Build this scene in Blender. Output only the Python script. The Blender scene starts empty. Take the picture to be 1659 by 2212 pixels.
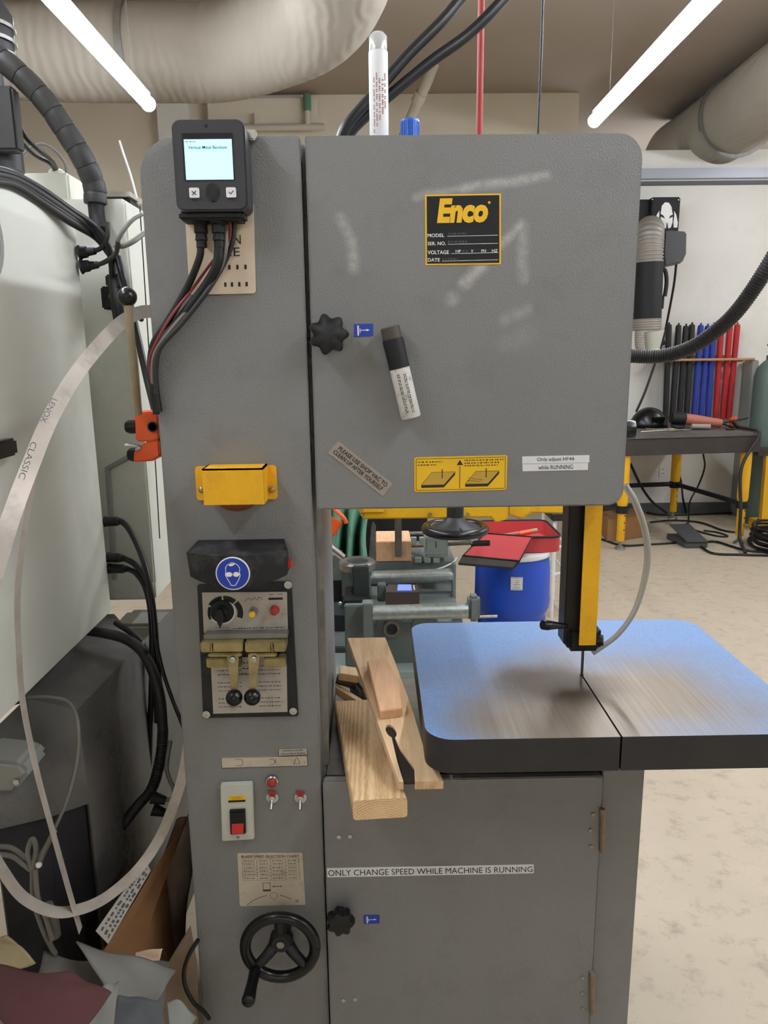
import bpy, bmesh, math, random
from mathutils import Vector, Matrix, Quaternion, noise
V = Vector
random.seed(7)
scene = bpy.context.scene
col = scene.collection

# ---------------------------------------------------------------- camera
FPX, IW, IH = 1600.0, 1659, 2212
CAM = V((0, -1.35, 1.62))
ROT = Matrix.Rotation(math.radians(-0.6), 3, 'Z') @ Matrix.Rotation(math.radians(90 - 12.1), 3, 'X') @ Matrix.Rotation(math.radians(-0.69), 3, 'Z')
cd = bpy.data.cameras.new('camera'); cam = bpy.data.objects.new('camera', cd); col.objects.link(cam)
cam.matrix_world = Matrix.Translation(CAM) @ ROT.to_4x4()
cd.sensor_fit = 'HORIZONTAL'; cd.sensor_width = 36.0; cd.lens = FPX / IW * 36.0
cd.clip_start = 0.02; cd.clip_end = 100
scene.camera = cam

# ---------------------------------------------------------------- world, view
w = bpy.data.worlds.new('world'); scene.world = w; w.use_nodes = True
w.node_tree.nodes['Background'].inputs[0].default_value = (0.8, 0.78, 0.74, 1)
w.node_tree.nodes['Background'].inputs[1].default_value = 0.1
scene.view_settings.view_transform = 'Standard'; scene.view_settings.look = 'None'
scene.view_settings.gamma = 1.0; scene.view_settings.use_curve_mapping = False
scene.view_settings.exposure = 0.0
cy = scene.cycles; cy.max_bounces = 6; cy.diffuse_bounces = 3; cy.glossy_bounces = 2; cy.transmission_bounces = 3; cy.transparent_max_bounces = 4
cy.use_adaptive_sampling = True; cy.adaptive_threshold = 0.05; cy.adaptive_min_samples = 12; cy.caustics_reflective = False; cy.caustics_refractive = False
cy.use_light_tree = False
LED = 70.0            # strength of the LED strips' diffusers

# ---------------------------------------------------------------- helpers
def ray(x, y): return ROT @ V(((x - IW / 2) / FPX, -(y - IH / 2) / FPX, -1))
def A(x, y, Y): d = ray(x, y); return CAM + d * ((Y - CAM.y) / d.y)      # photo point standing at depth Y
def Az(x, y, z): d = ray(x, y); return CAM + d * ((z - CAM.z) / d.z)     # ... lying at height z
def Ax(x, y, X): d = ray(x, y); return CAM + d * ((X - CAM.x) / d.x)
def mpp(x, y, Y): return (A(x + 1, y, Y) - A(x, y, Y)).length

def lin(h):
    h = h.lstrip('#'); o = []
    for i in (0, 2, 4):
        s = int(h[i:i + 2], 16) / 255
        o.append(s / 12.92 if s <= 0.04045 else ((s + 0.055) / 1.055) ** 2.4)
    return (*o, 1)

def N(nt, t, **k):
    n = nt.nodes.new(t)
    for a, b in k.items(): setattr(n, a, b)
    return n

MATS = {}
def mat(name, hexc, rough=0.5, metal=0.0, var=0.0, vscale=8.0, bump=0.0, bscale=200.0, dirt=None, dirt_amt=0.0, dscale=4.0,
        spec=0.5, trans=0.0, coat=0.0, stretch=None):
    m = bpy.data.materials.new(name); m.use_nodes = True; nt = m.node_tree
    b = nt.nodes['Principled BSDF']
    b.inputs['Roughness'].default_value = rough; b.inputs['Metallic'].default_value = metal
    b.inputs['Specular IOR Level'].default_value = spec
    if trans: b.inputs['Transmission Weight'].default_value = trans
    if coat: b.inputs['Coat Weight'].default_value = coat
    tc = N(nt, 'ShaderNodeTexCoord'); src = tc.outputs['Object']
    if stretch:
        mp = N(nt, 'ShaderNodeMapping'); mp.inputs['Scale'].default_value = stretch
        nt.links.new(src, mp.inputs['Vector']); src = mp.outputs['Vector']
    base = lin(hexc)
    rgb = N(nt, 'ShaderNodeRGB'); rgb.outputs[0].default_value = base; out = rgb.outputs[0]
    if var:
        n1 = N(nt, 'ShaderNodeTexNoise'); n1.inputs['Scale'].default_value = vscale; n1.inputs['Detail'].default_value = 3
        nt.links.new(src, n1.inputs['Vector'])
        mr = N(nt, 'ShaderNodeMapRange'); mr.inputs[1].default_value = 0.25; mr.inputs[2].default_value = 0.75
        mr.inputs[3].default_value = 1 - var; mr.inputs[4].default_value = 1 + var
        nt.links.new(n1.outputs['Fac'], mr.inputs[0])
        mx = N(nt, 'ShaderNodeMix', data_type='RGBA', blend_type='MULTIPLY'); mx.inputs[0].default_value = 1
        nt.links.new(out, mx.inputs[6]); nt.links.new(mr.outputs[0], mx.inputs[7]); out = mx.outputs[2]
    if dirt:
        n2 = N(nt, 'ShaderNodeTexNoise'); n2.inputs['Scale'].default_value = dscale; n2.inputs['Detail'].default_value = 5
        n2.inputs['Roughness'].default_value = 0.7
        nt.links.new(src, n2.inputs['Vector'])
        mr = N(nt, 'ShaderNodeMapRange'); mr.inputs[1].default_value = 0.52; mr.inputs[2].default_value = 0.75
        mr.inputs[3].default_value = 0; mr.inputs[4].default_value = dirt_amt
        nt.links.new(n2.outputs['Fac'], mr.inputs[0])
        mx = N(nt, 'ShaderNodeMix', data_type='RGBA'); mx.inputs[7].default_value = lin(dirt)
        nt.links.new(mr.outputs[0], mx.inputs[0]); nt.links.new(out, mx.inputs[6]); out = mx.outputs[2]
    nt.links.new(out, b.inputs['Base Color'])
    if bump:
        n3 = N(nt, 'ShaderNodeTexNoise'); n3.inputs['Scale'].default_value = bscale; n3.inputs['Detail'].default_value = 2
        nt.links.new(src, n3.inputs['Vector'])
        bp = N(nt, 'ShaderNodeBump'); bp.inputs['Strength'].default_value = bump; bp.inputs['Distance'].default_value = 0.002
        nt.links.new(n3.outputs['Fac'], bp.inputs['Height']); nt.links.new(bp.outputs['Normal'], b.inputs['Normal'])
    MATS[name] = m
    return m

def emis(name, hexc, strength):
    m = bpy.data.materials.new(name); m.use_nodes = True; nt = m.node_tree
    b = nt.nodes['Principled BSDF']; b.inputs['Base Color'].default_value = lin(hexc)
    b.inputs['Emission Color'].default_value = lin(hexc); b.inputs['Emission Strength'].default_value = strength
    MATS[name] = m; return m

class M:
    """collects shapes into one mesh, in world coordinates"""
    def __init__(s): s.bm = bmesh.new(); s.mi = 0
    def face(s, vs):
        try:
            f = s.bm.faces.new(vs); f.material_index = s.mi; return f
        except ValueError: return None
    def poly(s, pts): return s.face([s.bm.verts.new(p) for p in pts])
    def box(s, lo, hi, R=None, c=None):
        lo, hi = V(lo), V(hi); vs = []
        for i in range(8):
            p = V((hi.x if i & 1 else lo.x, hi.y if i & 2 else lo.y, hi.z if i & 4 else lo.z))
            if R is not None:
                c0 = V(c) if c is not None else (lo + hi) / 2
                p = c0 + R @ (p - c0)
            vs.append(s.bm.verts.new(p))
        for f in ((0, 2, 3, 1), (4, 5, 7, 6), (0, 1, 5, 4), (2, 6, 7, 3), (0, 4, 6, 2), (1, 3, 7, 5)):
            s.face([vs[i] for i in f])
        return s
    def obox(s, c, size, R=None):
        c = V(c); h = V(size) / 2
        return s.box(c - h, c + h, R if R is not None else Matrix.Identity(3), c)
    def extr(s, pts, vec, mi_side=None):
        vec = V(vec); a = [s.bm.verts.new(V(p)) for p in pts]; b = [s.bm.verts.new(V(p) + vec) for p in pts]
        s.face(a); s.face(b[::-1]); n = len(a); m0 = s.mi
        if mi_side is not None: s.mi = mi_side
        for i in range(n): s.face([a[(i + 1) % n], a[i], b[i], b[(i + 1) % n]])
        s.mi = m0
        return s
    def tube(s, pts, r, seg=10, smooth_n=0, caps=True):
        pts = [V(p) for p in pts]
        if smooth_n: pts = crom(pts, smooth_n)
        n = len(pts); rad = r if isinstance(r, (list, tuple)) else [r] * n
        if len(rad) != n:
            rr = []
            for i in range(n):
                t = i / (n - 1) * (len(rad) - 1); k = min(int(t), len(rad) - 2); rr.append(rad[k] + (rad[k + 1] - rad[k]) * (t - k))
            rad = rr
        rings = []; up = None
        for i in range(n):
            t = (pts[min(i + 1, n - 1)] - pts[max(i - 1, 0)]).normalized()
            if up is None:
                up = t.orthogonal().normalized()
            else:
                up = (up - t * up.dot(t))
                up = up.normalized() if up.length > 1e-6 else t.orthogonal().normalized()
            bi = t.cross(up)
            rings.append([s.bm.verts.new(pts[i] + (up * math.cos(2 * math.pi * k / seg) + bi * math.sin(2 * math.pi * k / seg)) * rad[i]) for k in range(seg)])
        for i in range(n - 1):
            for k in range(seg):
                s.face([rings[i][k], rings[i][(k + 1) % seg], rings[i + 1][(k + 1) % seg], rings[i + 1][k]])
        if caps: s.face(rings[0][::-1]); s.face(rings[-1])
        return s
    def lathe(s, o, axis, prof, seg=24, sx=1.0, caps=True):
        o = V(o); ax = V(axis).normalized(); u = ax.orthogonal().normalized(); v = ax.cross(u); rings = []
        for r, h in prof:
            if r < 1e-6: rings.append([s.bm.verts.new(o + ax * h)])
            else: rings.append([s.bm.verts.new(o + ax * h + (u * math.cos(2 * math.pi * k / seg) + v * math.sin(2 * math.pi * k / seg) * sx) * r) for k in range(seg)])
        for a, b in zip(rings, rings[1:]):
            for k in range(seg):
                k2 = (k + 1) % seg
                if len(a) == 1 and len(b) == 1: continue
                if len(a) == 1: s.face([a[0], b[k2], b[k]])
                elif len(b) == 1: s.face([a[k], a[k2], b[0]])
                else: s.face([a[k], a[k2], b[k2], b[k]])
        if caps:
            if len(rings[0]) > 1: s.face(rings[0][::-1])
            if len(rings[-1]) > 1: s.face(rings[-1])
        return s
    def ball(s, c, r, seg=20, rings=12, sc=(1, 1, 1)):
        c = V(c); pr = [(math.sin(math.pi * i / rings) * r, -math.cos(math.pi * i / rings) * r) for i in range(rings + 1)]
        n0 = len(s.bm.verts); s.lathe((0, 0, 0), (0, 0, 1), pr, seg)
        s.bm.verts.ensure_lookup_table()
        for v in s.bm.verts[n0:]: v.co = c + V((v.co.x * sc[0], v.co.y * sc[1], v.co.z * sc[2]))
        return s
    def grid(s, fn, nu, nv):
        g = [[s.bm.verts.new(fn(i / nu, j / nv)) for j in range(nv + 1)] for i in range(nu + 1)]
        for i in range(nu):
            for j in range(nv): s.face([g[i][j], g[i + 1][j], g[i + 1][j + 1], g[i][j + 1]])
        return s
    def ribbon(s, pts, wdirs, hw):
        pts = [V(p) for p in pts]
        a = []; th = .0005; N_ = len(pts)
        for i, p in enumerate(pts):
            wd = V(wdirs[i]).normalized(); tn = (pts[min(i + 1, N_ - 1)] - pts[max(i - 1, 0)]).normalized(); nn = tn.cross(wd).normalized() * th
            a.append([s.bm.verts.new(p + q) for q in (-wd * hw - nn, wd * hw - nn, wd * hw + nn, -wd * hw + nn)])
        for p, q in zip(a, a[1:]):
            for k in range(4): s.face([p[k], p[(k + 1) % 4], q[(k + 1) % 4], q[k]])
        s.face(a[0]); s.face(a[-1][::-1])
        return s
    def build(s, name, m, parent=None, smooth=40, bevel=0.0, bseg=2, solid=0.0, sub=0):
        bm = s.bm
        bmesh.ops.recalc_face_normals(bm, faces=bm.faces)
        if bevel:
            ed = [e for e in bm.edges if len(e.link_faces) == 2 and e.calc_face_angle(0) > 0.6]
            bmesh.ops.bevel(bm, geom=ed, offset=bevel, segments=bseg, affect='EDGES', clamp_overlap=True)
        me = bpy.data.meshes.new(name); bm.to_mesh(me); bm.free()
        for mm in (m if isinstance(m, (list, tuple)) else [m]): me.materials.append(MATS[mm] if isinstance(mm, str) else mm)
        if smooth:
            me.polygons.foreach_set('use_smooth', [True] * len(me.polygons)); me.set_sharp_from_angle(angle=math.radians(smooth))
        o = bpy.data.objects.new(name, me); col.objects.link(o)
        if sub: x = o.modifiers.new('sub', 'SUBSURF'); x.levels = x.render_levels = sub
        if solid: x = o.modifiers.new('solid', 'SOLIDIFY'); x.thickness = solid; x.offset = 0
        if parent is not None: put(o, parent)
        return o

def put(o, parent):
    o.parent = parent
    p = parent; loc = V(parent.get('_l', (0, 0, 0)))
    o.matrix_parent_inverse = Matrix.Translation(-loc)

def crom(P, n):
    out = []
    Q = [P[0] * 2 - P[1]] + P + [P[-1] * 2 - P[-2]]
    for i in range(1, len(Q) - 2):
        a, b, c, d = Q[i - 1], Q[i], Q[i + 1], Q[i + 2]
        for k in range(n):
            t = k / n
            out.append(0.5 * ((2 * b) + (c - a) * t + (2 * a - 5 * b + 4 * c - d) * t * t + (3 * b - a - 3 * c + d) * t ** 3))
    out.append(P[-1]); return out

def tag(o, label=None, cat=None, group=None, kind=None):
    if label: o['label'] = label
    if cat: o['category'] = cat
    if group: o['group'] = group
    if kind: o['kind'] = kind
    return o

def thing(name, label, cat, loc=(0, 0, 0), group=None):
    o = bpy.data.objects.new(name, None); col.objects.link(o); o.location = loc; o.empty_display_size = 0.05
    o['_l'] = tuple(loc)
    return tag(o, label, cat, group)

def rrect(x0, z0, x1, z1, r, n=6):
    """rounded rectangle in X,Z; r = (bottom-left, bottom-right, top-right, top-left)"""
    if not isinstance(r, (tuple, list)): r = (r,) * 4
    pts = []
    for (cx, cz, rr, a0) in ((x0 + r[0], z0 + r[0], r[0], 180), (x1 - r[1], z0 + r[1], r[1], 270), (x1 - r[2], z1 - r[2], r[2], 0), (x0 + r[3], z1 - r[3], r[3], 90)):
        if rr <= 0: pts.append((cx, cz)); continue
        for i in range(n + 1):
            a = math.radians(a0 + 90 * i / n); pts.append((cx + rr * math.cos(a), cz + rr * math.sin(a)))
    return pts

def slab(pts, y0, y1): return M().extr([V((x, y0, z)) for x, z in pts], (0, y1 - y0, 0))

def cable(pts, r, name, m, label=None, cat='cable', parent=None, seg=8, n=8, group=None):
    o = M().tube(pts, r, seg, n).build(name, m, parent, smooth=80)
    if label: tag(o, label, cat, group)
    return o

def corr(pts, r, amp, pitch, name, m, parent=None, seg=16):
    """corrugated hose: radius ripples along the path"""
    P = crom([V(p) for p in pts], 40); L = [0]
    for a, b in zip(P, P[1:]): L.append(L[-1] + (b - a).length)
    n = int(L[-1] / pitch * 4); Q = []; R = []; j = 0
    for i in range(n + 1):
        s = L[-1] * i / n
        while j < len(L) - 2 and L[j + 1] < s: j += 1
        t = (s - L[j]) / max(L[j + 1] - L[j], 1e-9); Q.append(P[j].lerp(P[j + 1], t))
        rr = r if not isinstance(r, (tuple, list)) else r[0] + (r[1] - r[0]) * i / n
        R.append(rr * (1 + amp * (1 if i % 4 in (0, 1) else -1)))
    return M().tube(Q, R, seg).build(name, m, parent, smooth=80)

class Sheet:
    """a flat label: px corners TL, TR, BR, BL on the plane Y, or world corners"""
    def __init__(s, q, Y=None, off=0.0):
        s.c = [A(x, y, Y) for x, y in q] if Y is not None else [V(p) for p in q]
        s.n = (s.c[1] - s.c[0]).cross(s.c[3] - s.c[0]).normalized()
        if s.n.dot(CAM - s.c[0]) < 0: s.n = -s.n
        s.w = (s.c[1] - s.c[0]).length; s.h = (s.c[3] - s.c[0]).length
        s.c = [p + s.n * off for p in s.c]
    def p(s, u, v, o=0.0):
        a = s.c[0].lerp(s.c[1], u); b = s.c[3].lerp(s.c[2], u); return a.lerp(b, v) + s.n * o
    def plate(s, name, m, parent, t=0.0012, r=0.0, bevel=0.0):
        if r:
            ru, rv = r / s.w, r / s.h; uv = []
            for cx, cy, a0 in ((ru, rv, 180), (1 - ru, rv, 270), (1 - ru, 1 - rv, 0), (ru, 1 - rv, 90)):
                for i in range(5):
                    a = math.radians(a0 + 22.5 * i); uv.append((cx + ru * math.cos(a), cy + rv * math.sin(a)))
        else: uv = [(0, 0), (1, 0), (1, 1), (0, 1)]
        return M().extr([s.p(u, v) for u, v in uv], s.n * t).build(name, m, parent, bevel=bevel)
    def text(s, t, box, m, parent, name='lettering', o=0.0018, bold=0.0, shear=0.0, fit=True):
        cu = bpy.data.curves.new('lettering', 'FONT'); cu.body = t; cu.offset = bold; cu.shear = shear; cu.resolution_u = 3
        ob = bpy.data.objects.new('lettering', cu); col.objects.link(ob)
        dg = bpy.context.evaluated_depsgraph_get()
        me = bpy.data.meshes.new_from_object(ob.evaluated_get(dg)); bpy.data.objects.remove(ob); bpy.data.curves.remove(cu)
        if not len(me.vertices): return None
        xs = [v.co.x for v in me.vertices]; ys = [v.co.y for v in me.vertices]
        x0, x1, y0, y1 = min(xs), max(xs), min(ys), max(ys)
        u0, v0, u1, v1 = box
        for v in me.vertices:
            uu = u0 + (u1 - u0) * (v.co.x - x0) / max(x1 - x0, 1e-6); vv = v1 - (v1 - v0) * (v.co.y - y0) / max(y1 - y0, 1e-6)
            v.co = s.p(uu, vv, o)
        me.materials.clear(); me.materials.append(MATS[m]); me.name = name
        ob = bpy.data.objects.new(name, me); col.objects.link(ob)
        if parent is not None: put(ob, parent)
        return ob
    def line(s, mm, pts, wd, o):
        """polyline in uv of metric width wd"""
        P = [s.p(u, v, o) for u, v in pts]
        for a, b in zip(P, P[1:]):
            d = (b - a)
            if d.length < 1e-7: continue
            t = d.normalized(); k = s.n.cross(t) * wd / 2; mm.poly([a - k, b - k, b + k, a + k])
    def words(s, mm, u0, v, u1, wd, o, rng, gap=0.25):
        u = u0
        while u < u1:
            l = rng.uniform(0.25, 1.0) * 0.12 * max(u1 - u0, 0.3); e = min(u + l, u1)
            n = max(int((e - u) * s.w / (wd * 1.3)), 1)
            for i in range(n):   # letter-like ticks
                a = u + (e - u) * i / n; b = a + (e - u) / n * 0.72; j = rng.uniform(-0.2, 0.2) * wd / s.h
                s.line(mm, [(a, v + j), (b, v - j)], wd * rng.uniform(0.55, 1.0), o)
            u = e + l * gap
    def printed(s, fn, m, parent, name='print', o=0.0018):
        mm = M(); fn(mm, o); return mm.build(name, m, parent, smooth=0)

def disc(mm, c, n, r, seg=20):
    n = V(n).normalized(); u = n.orthogonal().normalized(); v = n.cross(u)
    mm.poly([V(c) + (u * math.cos(2 * math.pi * k / seg) + v * math.sin(2 * math.pi * k / seg)) * r for k in range(seg)])

# ---------------------------------------------------------------- materials
mat('wall_paint', '#e9e5dc', 0.85, var=0.03, vscale=2.0, bump=0.15, bscale=60, dirt='#bdb5a6', dirt_amt=0.25, dscale=1.6)
mat('wall_tan', '#e0d5c0', 0.85, var=0.06, vscale=2.0, bump=0.15, bscale=60)
mat('ceiling_paint', '#a6988a', 0.9, var=0.06, vscale=1.2)
mat('concrete', '#c2b39c', 0.5, var=0.05, vscale=4.0, bump=0.15, bscale=120, dirt='#8a7c67', dirt_amt=0.7, dscale=14.0)
mat('baseboard_rubber', '#5c5c5c', 0.6)
mat('aluminium', '#b9bcc4', 0.35, 0.6)
mat('duct_wrap', '#a0988a', 0.8, var=0.05, vscale=3.0)
mat('saw_grey', '#838280', 0.42, var=0.05, vscale=3.0, bump=0.55, bscale=300, dirt='#6a6966', dirt_amt=0.35, dscale=9.0)
mat('gap_black', '#141414', 0.8)
mat('black_plastic', '#0e0e10', 0.28, spec=0.5)
mat('matt_black', '#121214', 0.65, bump=0.1, bscale=300)
mat('dark_paint', '#1d1d1e', 0.5, var=0.15, vscale=20, bump=0.15, bscale=200)
mat('steel', '#9a9893', 0.38, 0.85, var=0.12, vscale=30)
mat('bright_steel', '#c9c9c6', 0.22, 1.0)
mat('worn_steel', '#8d8983', 0.45, 0.7, var=0.25, vscale=25, dirt='#5c4d40', dirt_amt=0.6, dscale=18)
mat('brass', '#a89a6c', 0.38, 0.75, var=0.25, vscale=40, dirt='#6b5c38', dirt_amt=0.6, dscale=30)
mat('rust', '#8a7560', 0.7, 0.2, var=0.3, vscale=60)
mat('guard_yellow', '#f2b417', 0.5, var=0.06, vscale=15, bump=0.3, bscale=300, dirt='#a98431', dirt_amt=0.4, dscale=14)
mat('sign_yellow', '#f3c11d', 0.45)
mat('label_white', '#e6e6e4', 0.5, var=0.03, vscale=30)
mat('plate_silver', '#b7b1a6', 0.42, 0.35, var=0.08, vscale=30, dirt='#7d756a', dirt_amt=0.5, dscale=40)
mat('plate_ivory', '#cbbfa9', 0.5, 0.1, var=0.06, vscale=25, dirt='#86806f', dirt_amt=0.6, dscale=18)
mat('tag_tan', '#a0958a', 0.6, var=0.08, vscale=60)
mat('ink_black', '#101012', 0.6)
mat('ink_brown', '#2e261f', 0.7)
mat('ink_white', '#f2f0ea', 0.6)
mat('ink_red', '#a03a34', 0.6)
mat('ink_grey', '#55555a', 0.6)
mat('ink_yellow', '#f4bf22', 0.5)
mat('sign_blue', '#1f3fa8', 0.4)
mat('cream_plastic', '#c9cabd', 0.4, var=0.03, vscale=40)
mat('red_plastic', '#c92a24', 0.3)
mat('dark_red', '#a5241f', 0.25, coat=0.4)
mat('terminal_grey', '#39383a', 0.5, bump=0.06, bscale=500)
emis('screen_light', '#a6dcf0', 1.15)
emis('screen_blue', '#6a7dff', 1.1)
mat('rubber', '#111112', 0.42)
mat('rubber_grey', '#2c2a29', 0.55, var=0.1, vscale=40)
mat('cable_grey', '#77746d', 0.5)
mat('cable_red', '#8c2f33', 0.5)
mat('hose_red', '#a8322f', 0.5)
mat('hose_clear', '#cfcfc6', 0.25, trans=0.55)
mat('tube_clear', '#dededa', 0.2, trans=0.4)
mat('cap_blue', '#2464c4', 0.4)
mat('orange_plastic', '#e85c22', 0.45, var=0.05, vscale=30)
mat('machine_white', '#dadace', 0.45, var=0.04, vscale=4, dirt='#a3a193', dirt_amt=0.35, dscale=3)
mat('machine_grey', '#8f9089', 0.45, var=0.05, vscale=5, dirt='#77756e', dirt_amt=0.4, dscale=5)
mat('cast_grey', '#65635f', 0.55, var=0.12, vscale=8, bump=0.2, bscale=120, dirt='#3f3c38', dirt_amt=0.6, dscale=6)
mat('plinth_black', '#1f1e20', 0.6)
mat('rod_tan', '#9d8e73', 0.5, 0.3, var=0.15, vscale=30)
mat('blade_steel', '#d3c9be', 0.38, 0.5, var=0.15, vscale=14, dirt='#7d7066', dirt_amt=0.5, dscale=12)
mat('cardboard', '#9a6f47', 0.85, var=0.08, vscale=20)
mat('pipe_cloth', '#7a6a5c', 0.9, var=0.25, vscale=12)
mat('felt_grey', '#6d6a65', 0.9, var=0.12, vscale=14, bump=0.3, bscale=250)
mat('cloth_maroon', '#5a3736', 0.9, var=0.15, vscale=10, bump=0.4, bscale=300)
mat('leather_tan', '#a59672', 0.8, var=0.1, vscale=14, bump=0.3, bscale=150)
mat('paper_pink', '#e0c3a6', 0.8)
mat('sheet_light', '#84827b', 0.7, var=0.06, vscale=9)
mat('drum_blue', '#1f4fc4', 0.4, var=0.04, vscale=8)
mat('bag_red', '#c04446', 0.85, bump=0.3, bscale=300)
mat('fabric_grey', '#5d5a58', 0.9)
mat('saw_green', '#6d7672', 0.5, var=0.10, vscale=10, dirt='#4a524f', dirt_amt=0.5, dscale=8)
mat('jaw_green', '#93a099', 0.5, var=0.06, vscale=12)
mat('roller_zinc', '#aeb6b3', 0.35, 0.75, var=0.2, vscale=60)
mat('saw_yellow', '#e2ad12', 0.45, var=0.12, vscale=12, dirt='#8d6a16', dirt_amt=0.5, dscale=12)
mat('cloth_green', '#6f9f86', 0.8, var=0.12, vscale=10)
mat('box_brown', '#4a3f3a', 0.6)
mat('table_dark', '#3a3330', 0.6, var=0.15, vscale=10)
mat('table_top_steel', '#6c6660', 0.5, 0.4, var=0.2, vscale=8)
mat('leg_yellow', '#efb41c', 0.45, var=0.04, vscale=10)
mat('sleeve_black', '#2a2929', 0.7, var=0.15, vscale=12)
mat('sleeve_blue', '#2c3f9c', 0.7, var=0.12, vscale=12)
mat('sleeve_red', '#b3282c', 0.7, var=0.12, vscale=12)
mat('rack_wood', '#c09468', 0.7, var=0.1, vscale=20)
mat('gas_green', '#5d6f66', 0.45)
mat('gun_pink', '#b56a58', 0.6)
mat('flex_grey', '#9a948c', 0.5, 0.3)
mat('grey_box', '#4b4b4d', 0.55)
mat('pvc', '#c4bcab', 0.6)
mat('switch_red_label', '#b0353a', 0.5)

def wood(name, c1, c2, sc=6.0, axis='Y', ctr=(0.03, 0, 0.05), wv_amt=1.3):
    m = bpy.data.materials.new(name); m.use_nodes = True; nt = m.node_tree; b = nt.nodes['Principled BSDF']
    b.inputs['Roughness'].default_value = 0.7
    tc = N(nt, 'ShaderNodeTexCoord'); mp = N(nt, 'ShaderNodeMapping')
    mp.inputs['Scale'].default_value = {'Y': (1, 0.1, 1), 'X': (0.1, 1, 1), 'Z': (1, 1, 0.1)}[axis]
    mp.inputs['Location'].default_value = (-ctr[0], 0, -ctr[2])
    wv = N(nt, 'ShaderNodeTexWave', wave_type='RINGS', rings_direction=axis)
    wv.inputs['Scale'].default_value = sc * 6; wv.inputs['Distortion'].default_value = 3; wv.inputs['Detail'].default_value = 3; wv.inputs['Detail Scale'].default_value = 6
    nz = N(nt, 'ShaderNodeTexNoise'); nz.inputs['Scale'].default_value = 25; nz.inputs['Detail'].default_value = 6
    mx = N(nt, 'ShaderNodeMix', data_type='RGBA'); mx.inputs[6].default_value = lin(c1); mx.inputs[7].default_value = lin(c2)
    mm = N(nt, 'ShaderNodeMath', operation='MULTIPLY'); mm2 = N(nt, 'ShaderNodeMath', operation='MULTIPLY'); mm2.inputs[1].default_value = wv_amt
    L = nt.links.new
    L(tc.outputs['Object'], mp.inputs['Vector']); L(mp.outputs['Vector'], wv.inputs['Vector']); L(mp.outputs['Vector'], nz.inputs['Vector'])
    L(wv.outputs['Fac'], mm.inputs[0]); L(nz.outputs['Fac'], mm.inputs[1]); L(mm.outputs[0], mm2.inputs[0]); L(mm2.outputs[0], mx.inputs[0]); L(mx.outputs[2], b.inputs['Base Color'])
    MATS[name] = m
wood('pine', '#f2d0a0', '#bd8f5c', 11.0, 'Y', (.0, 0, .745), 1.1)
mat('pine_pale', '#f4d0a2', 0.7, var=0.14, vscale=22, stretch=(3, .35, 1.2), dirt='#b98a58', dirt_amt=.7, dscale=14)
mat('pine_block', '#efbf95', 0.7, var=0.10, vscale=30, stretch=(3, .4, 1.2), dirt='#c08c5e', dirt_amt=.5, dscale=20)

def capsule_masks(nt, pos, segs):
    """wear marks with a shape of their own: soft capsules in object space (x, z)"""
    tot = None
    for (a, b, r, amt) in segs:
        L = nt.links.new
        A0 = V((a[0], 0, a[1])); B0 = V((b[0], 0, b[1])); D = B0 - A0
        sub = N(nt, 'ShaderNodeVectorMath', operation='SUBTRACT'); sub.inputs[1].default_value = A0; L(pos, sub.inputs[0])
        fl = N(nt, 'ShaderNodeVectorMath', operation='MULTIPLY'); fl.inputs[1].default_value = (1, 0, 1); L(sub.outputs[0], fl.inputs[0])
        dt = N(nt, 'ShaderNodeVectorMath', operation='DOT_PRODUCT'); dt.inputs[1].default_value = D / D.length_squared; L(fl.outputs[0], dt.inputs[0])
        cl = N(nt, 'ShaderNodeClamp'); L(dt.outputs['Value'], cl.inputs[0])
        sc = N(nt, 'ShaderNodeVectorMath', operation='SCALE'); sc.inputs[0].default_value = D; L(cl.outputs[0], sc.inputs['Scale'])
        ds = N(nt, 'ShaderNodeVectorMath', operation='DISTANCE'); L(fl.outputs[0], ds.inputs[0]); L(sc.outputs[0], ds.inputs[1])
        mr = N(nt, 'ShaderNodeMapRange', interpolation_type='SMOOTHSTEP'); mr.inputs[1].default_value = 0; mr.inputs[2].default_value = r
        mr.inputs[3].default_value = amt; mr.inputs[4].default_value = 0; L(ds.outputs['Value'], mr.inputs[0])
        if tot is None: tot = mr.outputs[0]
        else:
            mx = N(nt, 'ShaderNodeMath', operation='MAXIMUM'); L(tot, mx.inputs[0]); L(mr.outputs[0], mx.inputs[1]); tot = mx.outputs[0]
    return tot
# ================================================================ THE ROOM
def struct(name, mm, m, parent=None, **k):
    o = mm.build(name, m, parent, **k)
    if parent is None: o['kind'] = 'structure'
    return o
CEIL = 3.95
struct('floor', M().box((-6, -9, -0.1), (7.5, 9, 0)), 'concrete')
struct('ceiling', M().box((-6, -9, CEIL), (7.5, 9, CEIL + 0.1)), 'ceiling_paint')
struct('wall_left', M().box((-6.1, -9, 0), (-6, 9, CEIL)), 'wall_paint')
struct('wall_right', M().box((7.5, -9, 0), (7.6, 9, CEIL)), 'wall_paint')
struct('wall_front', M().box((-6, -9.1, 0), (7.5, -9, CEIL)), 'wall_paint')
struct('wall_back', M().box((-6, 6.12, 0), (1.93, 6.3, CEIL)), 'wall_tan')
struct('wall_far', M().box((1.93, 8.9, 0), (7.5, 9, CEIL)), 'wall_tan')
struct('wall_partition', M().box((1.9, 5.95, 0), (7.5, 6.11, 3.41)), 'wall_paint')
struct('baseboard_partition', M().box((1.9, 5.935, 0), (7.5, 5.95, 0.11)), 'baseboard_rubber')
zr0, zr1 = A(1450, 386, 5.9).z, A(1450, 364, 5.9).z
struct('trim_1', M().box((1.9, 5.88, zr0), (7.5, 5.95, zr1)), 'aluminium', bevel=0.006)
struct('trim_2', M().box((1.9, 5.90, zr0 - 0.05), (7.5, 5.95, zr0 - 0.02)), 'baseboard_rubber')

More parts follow.
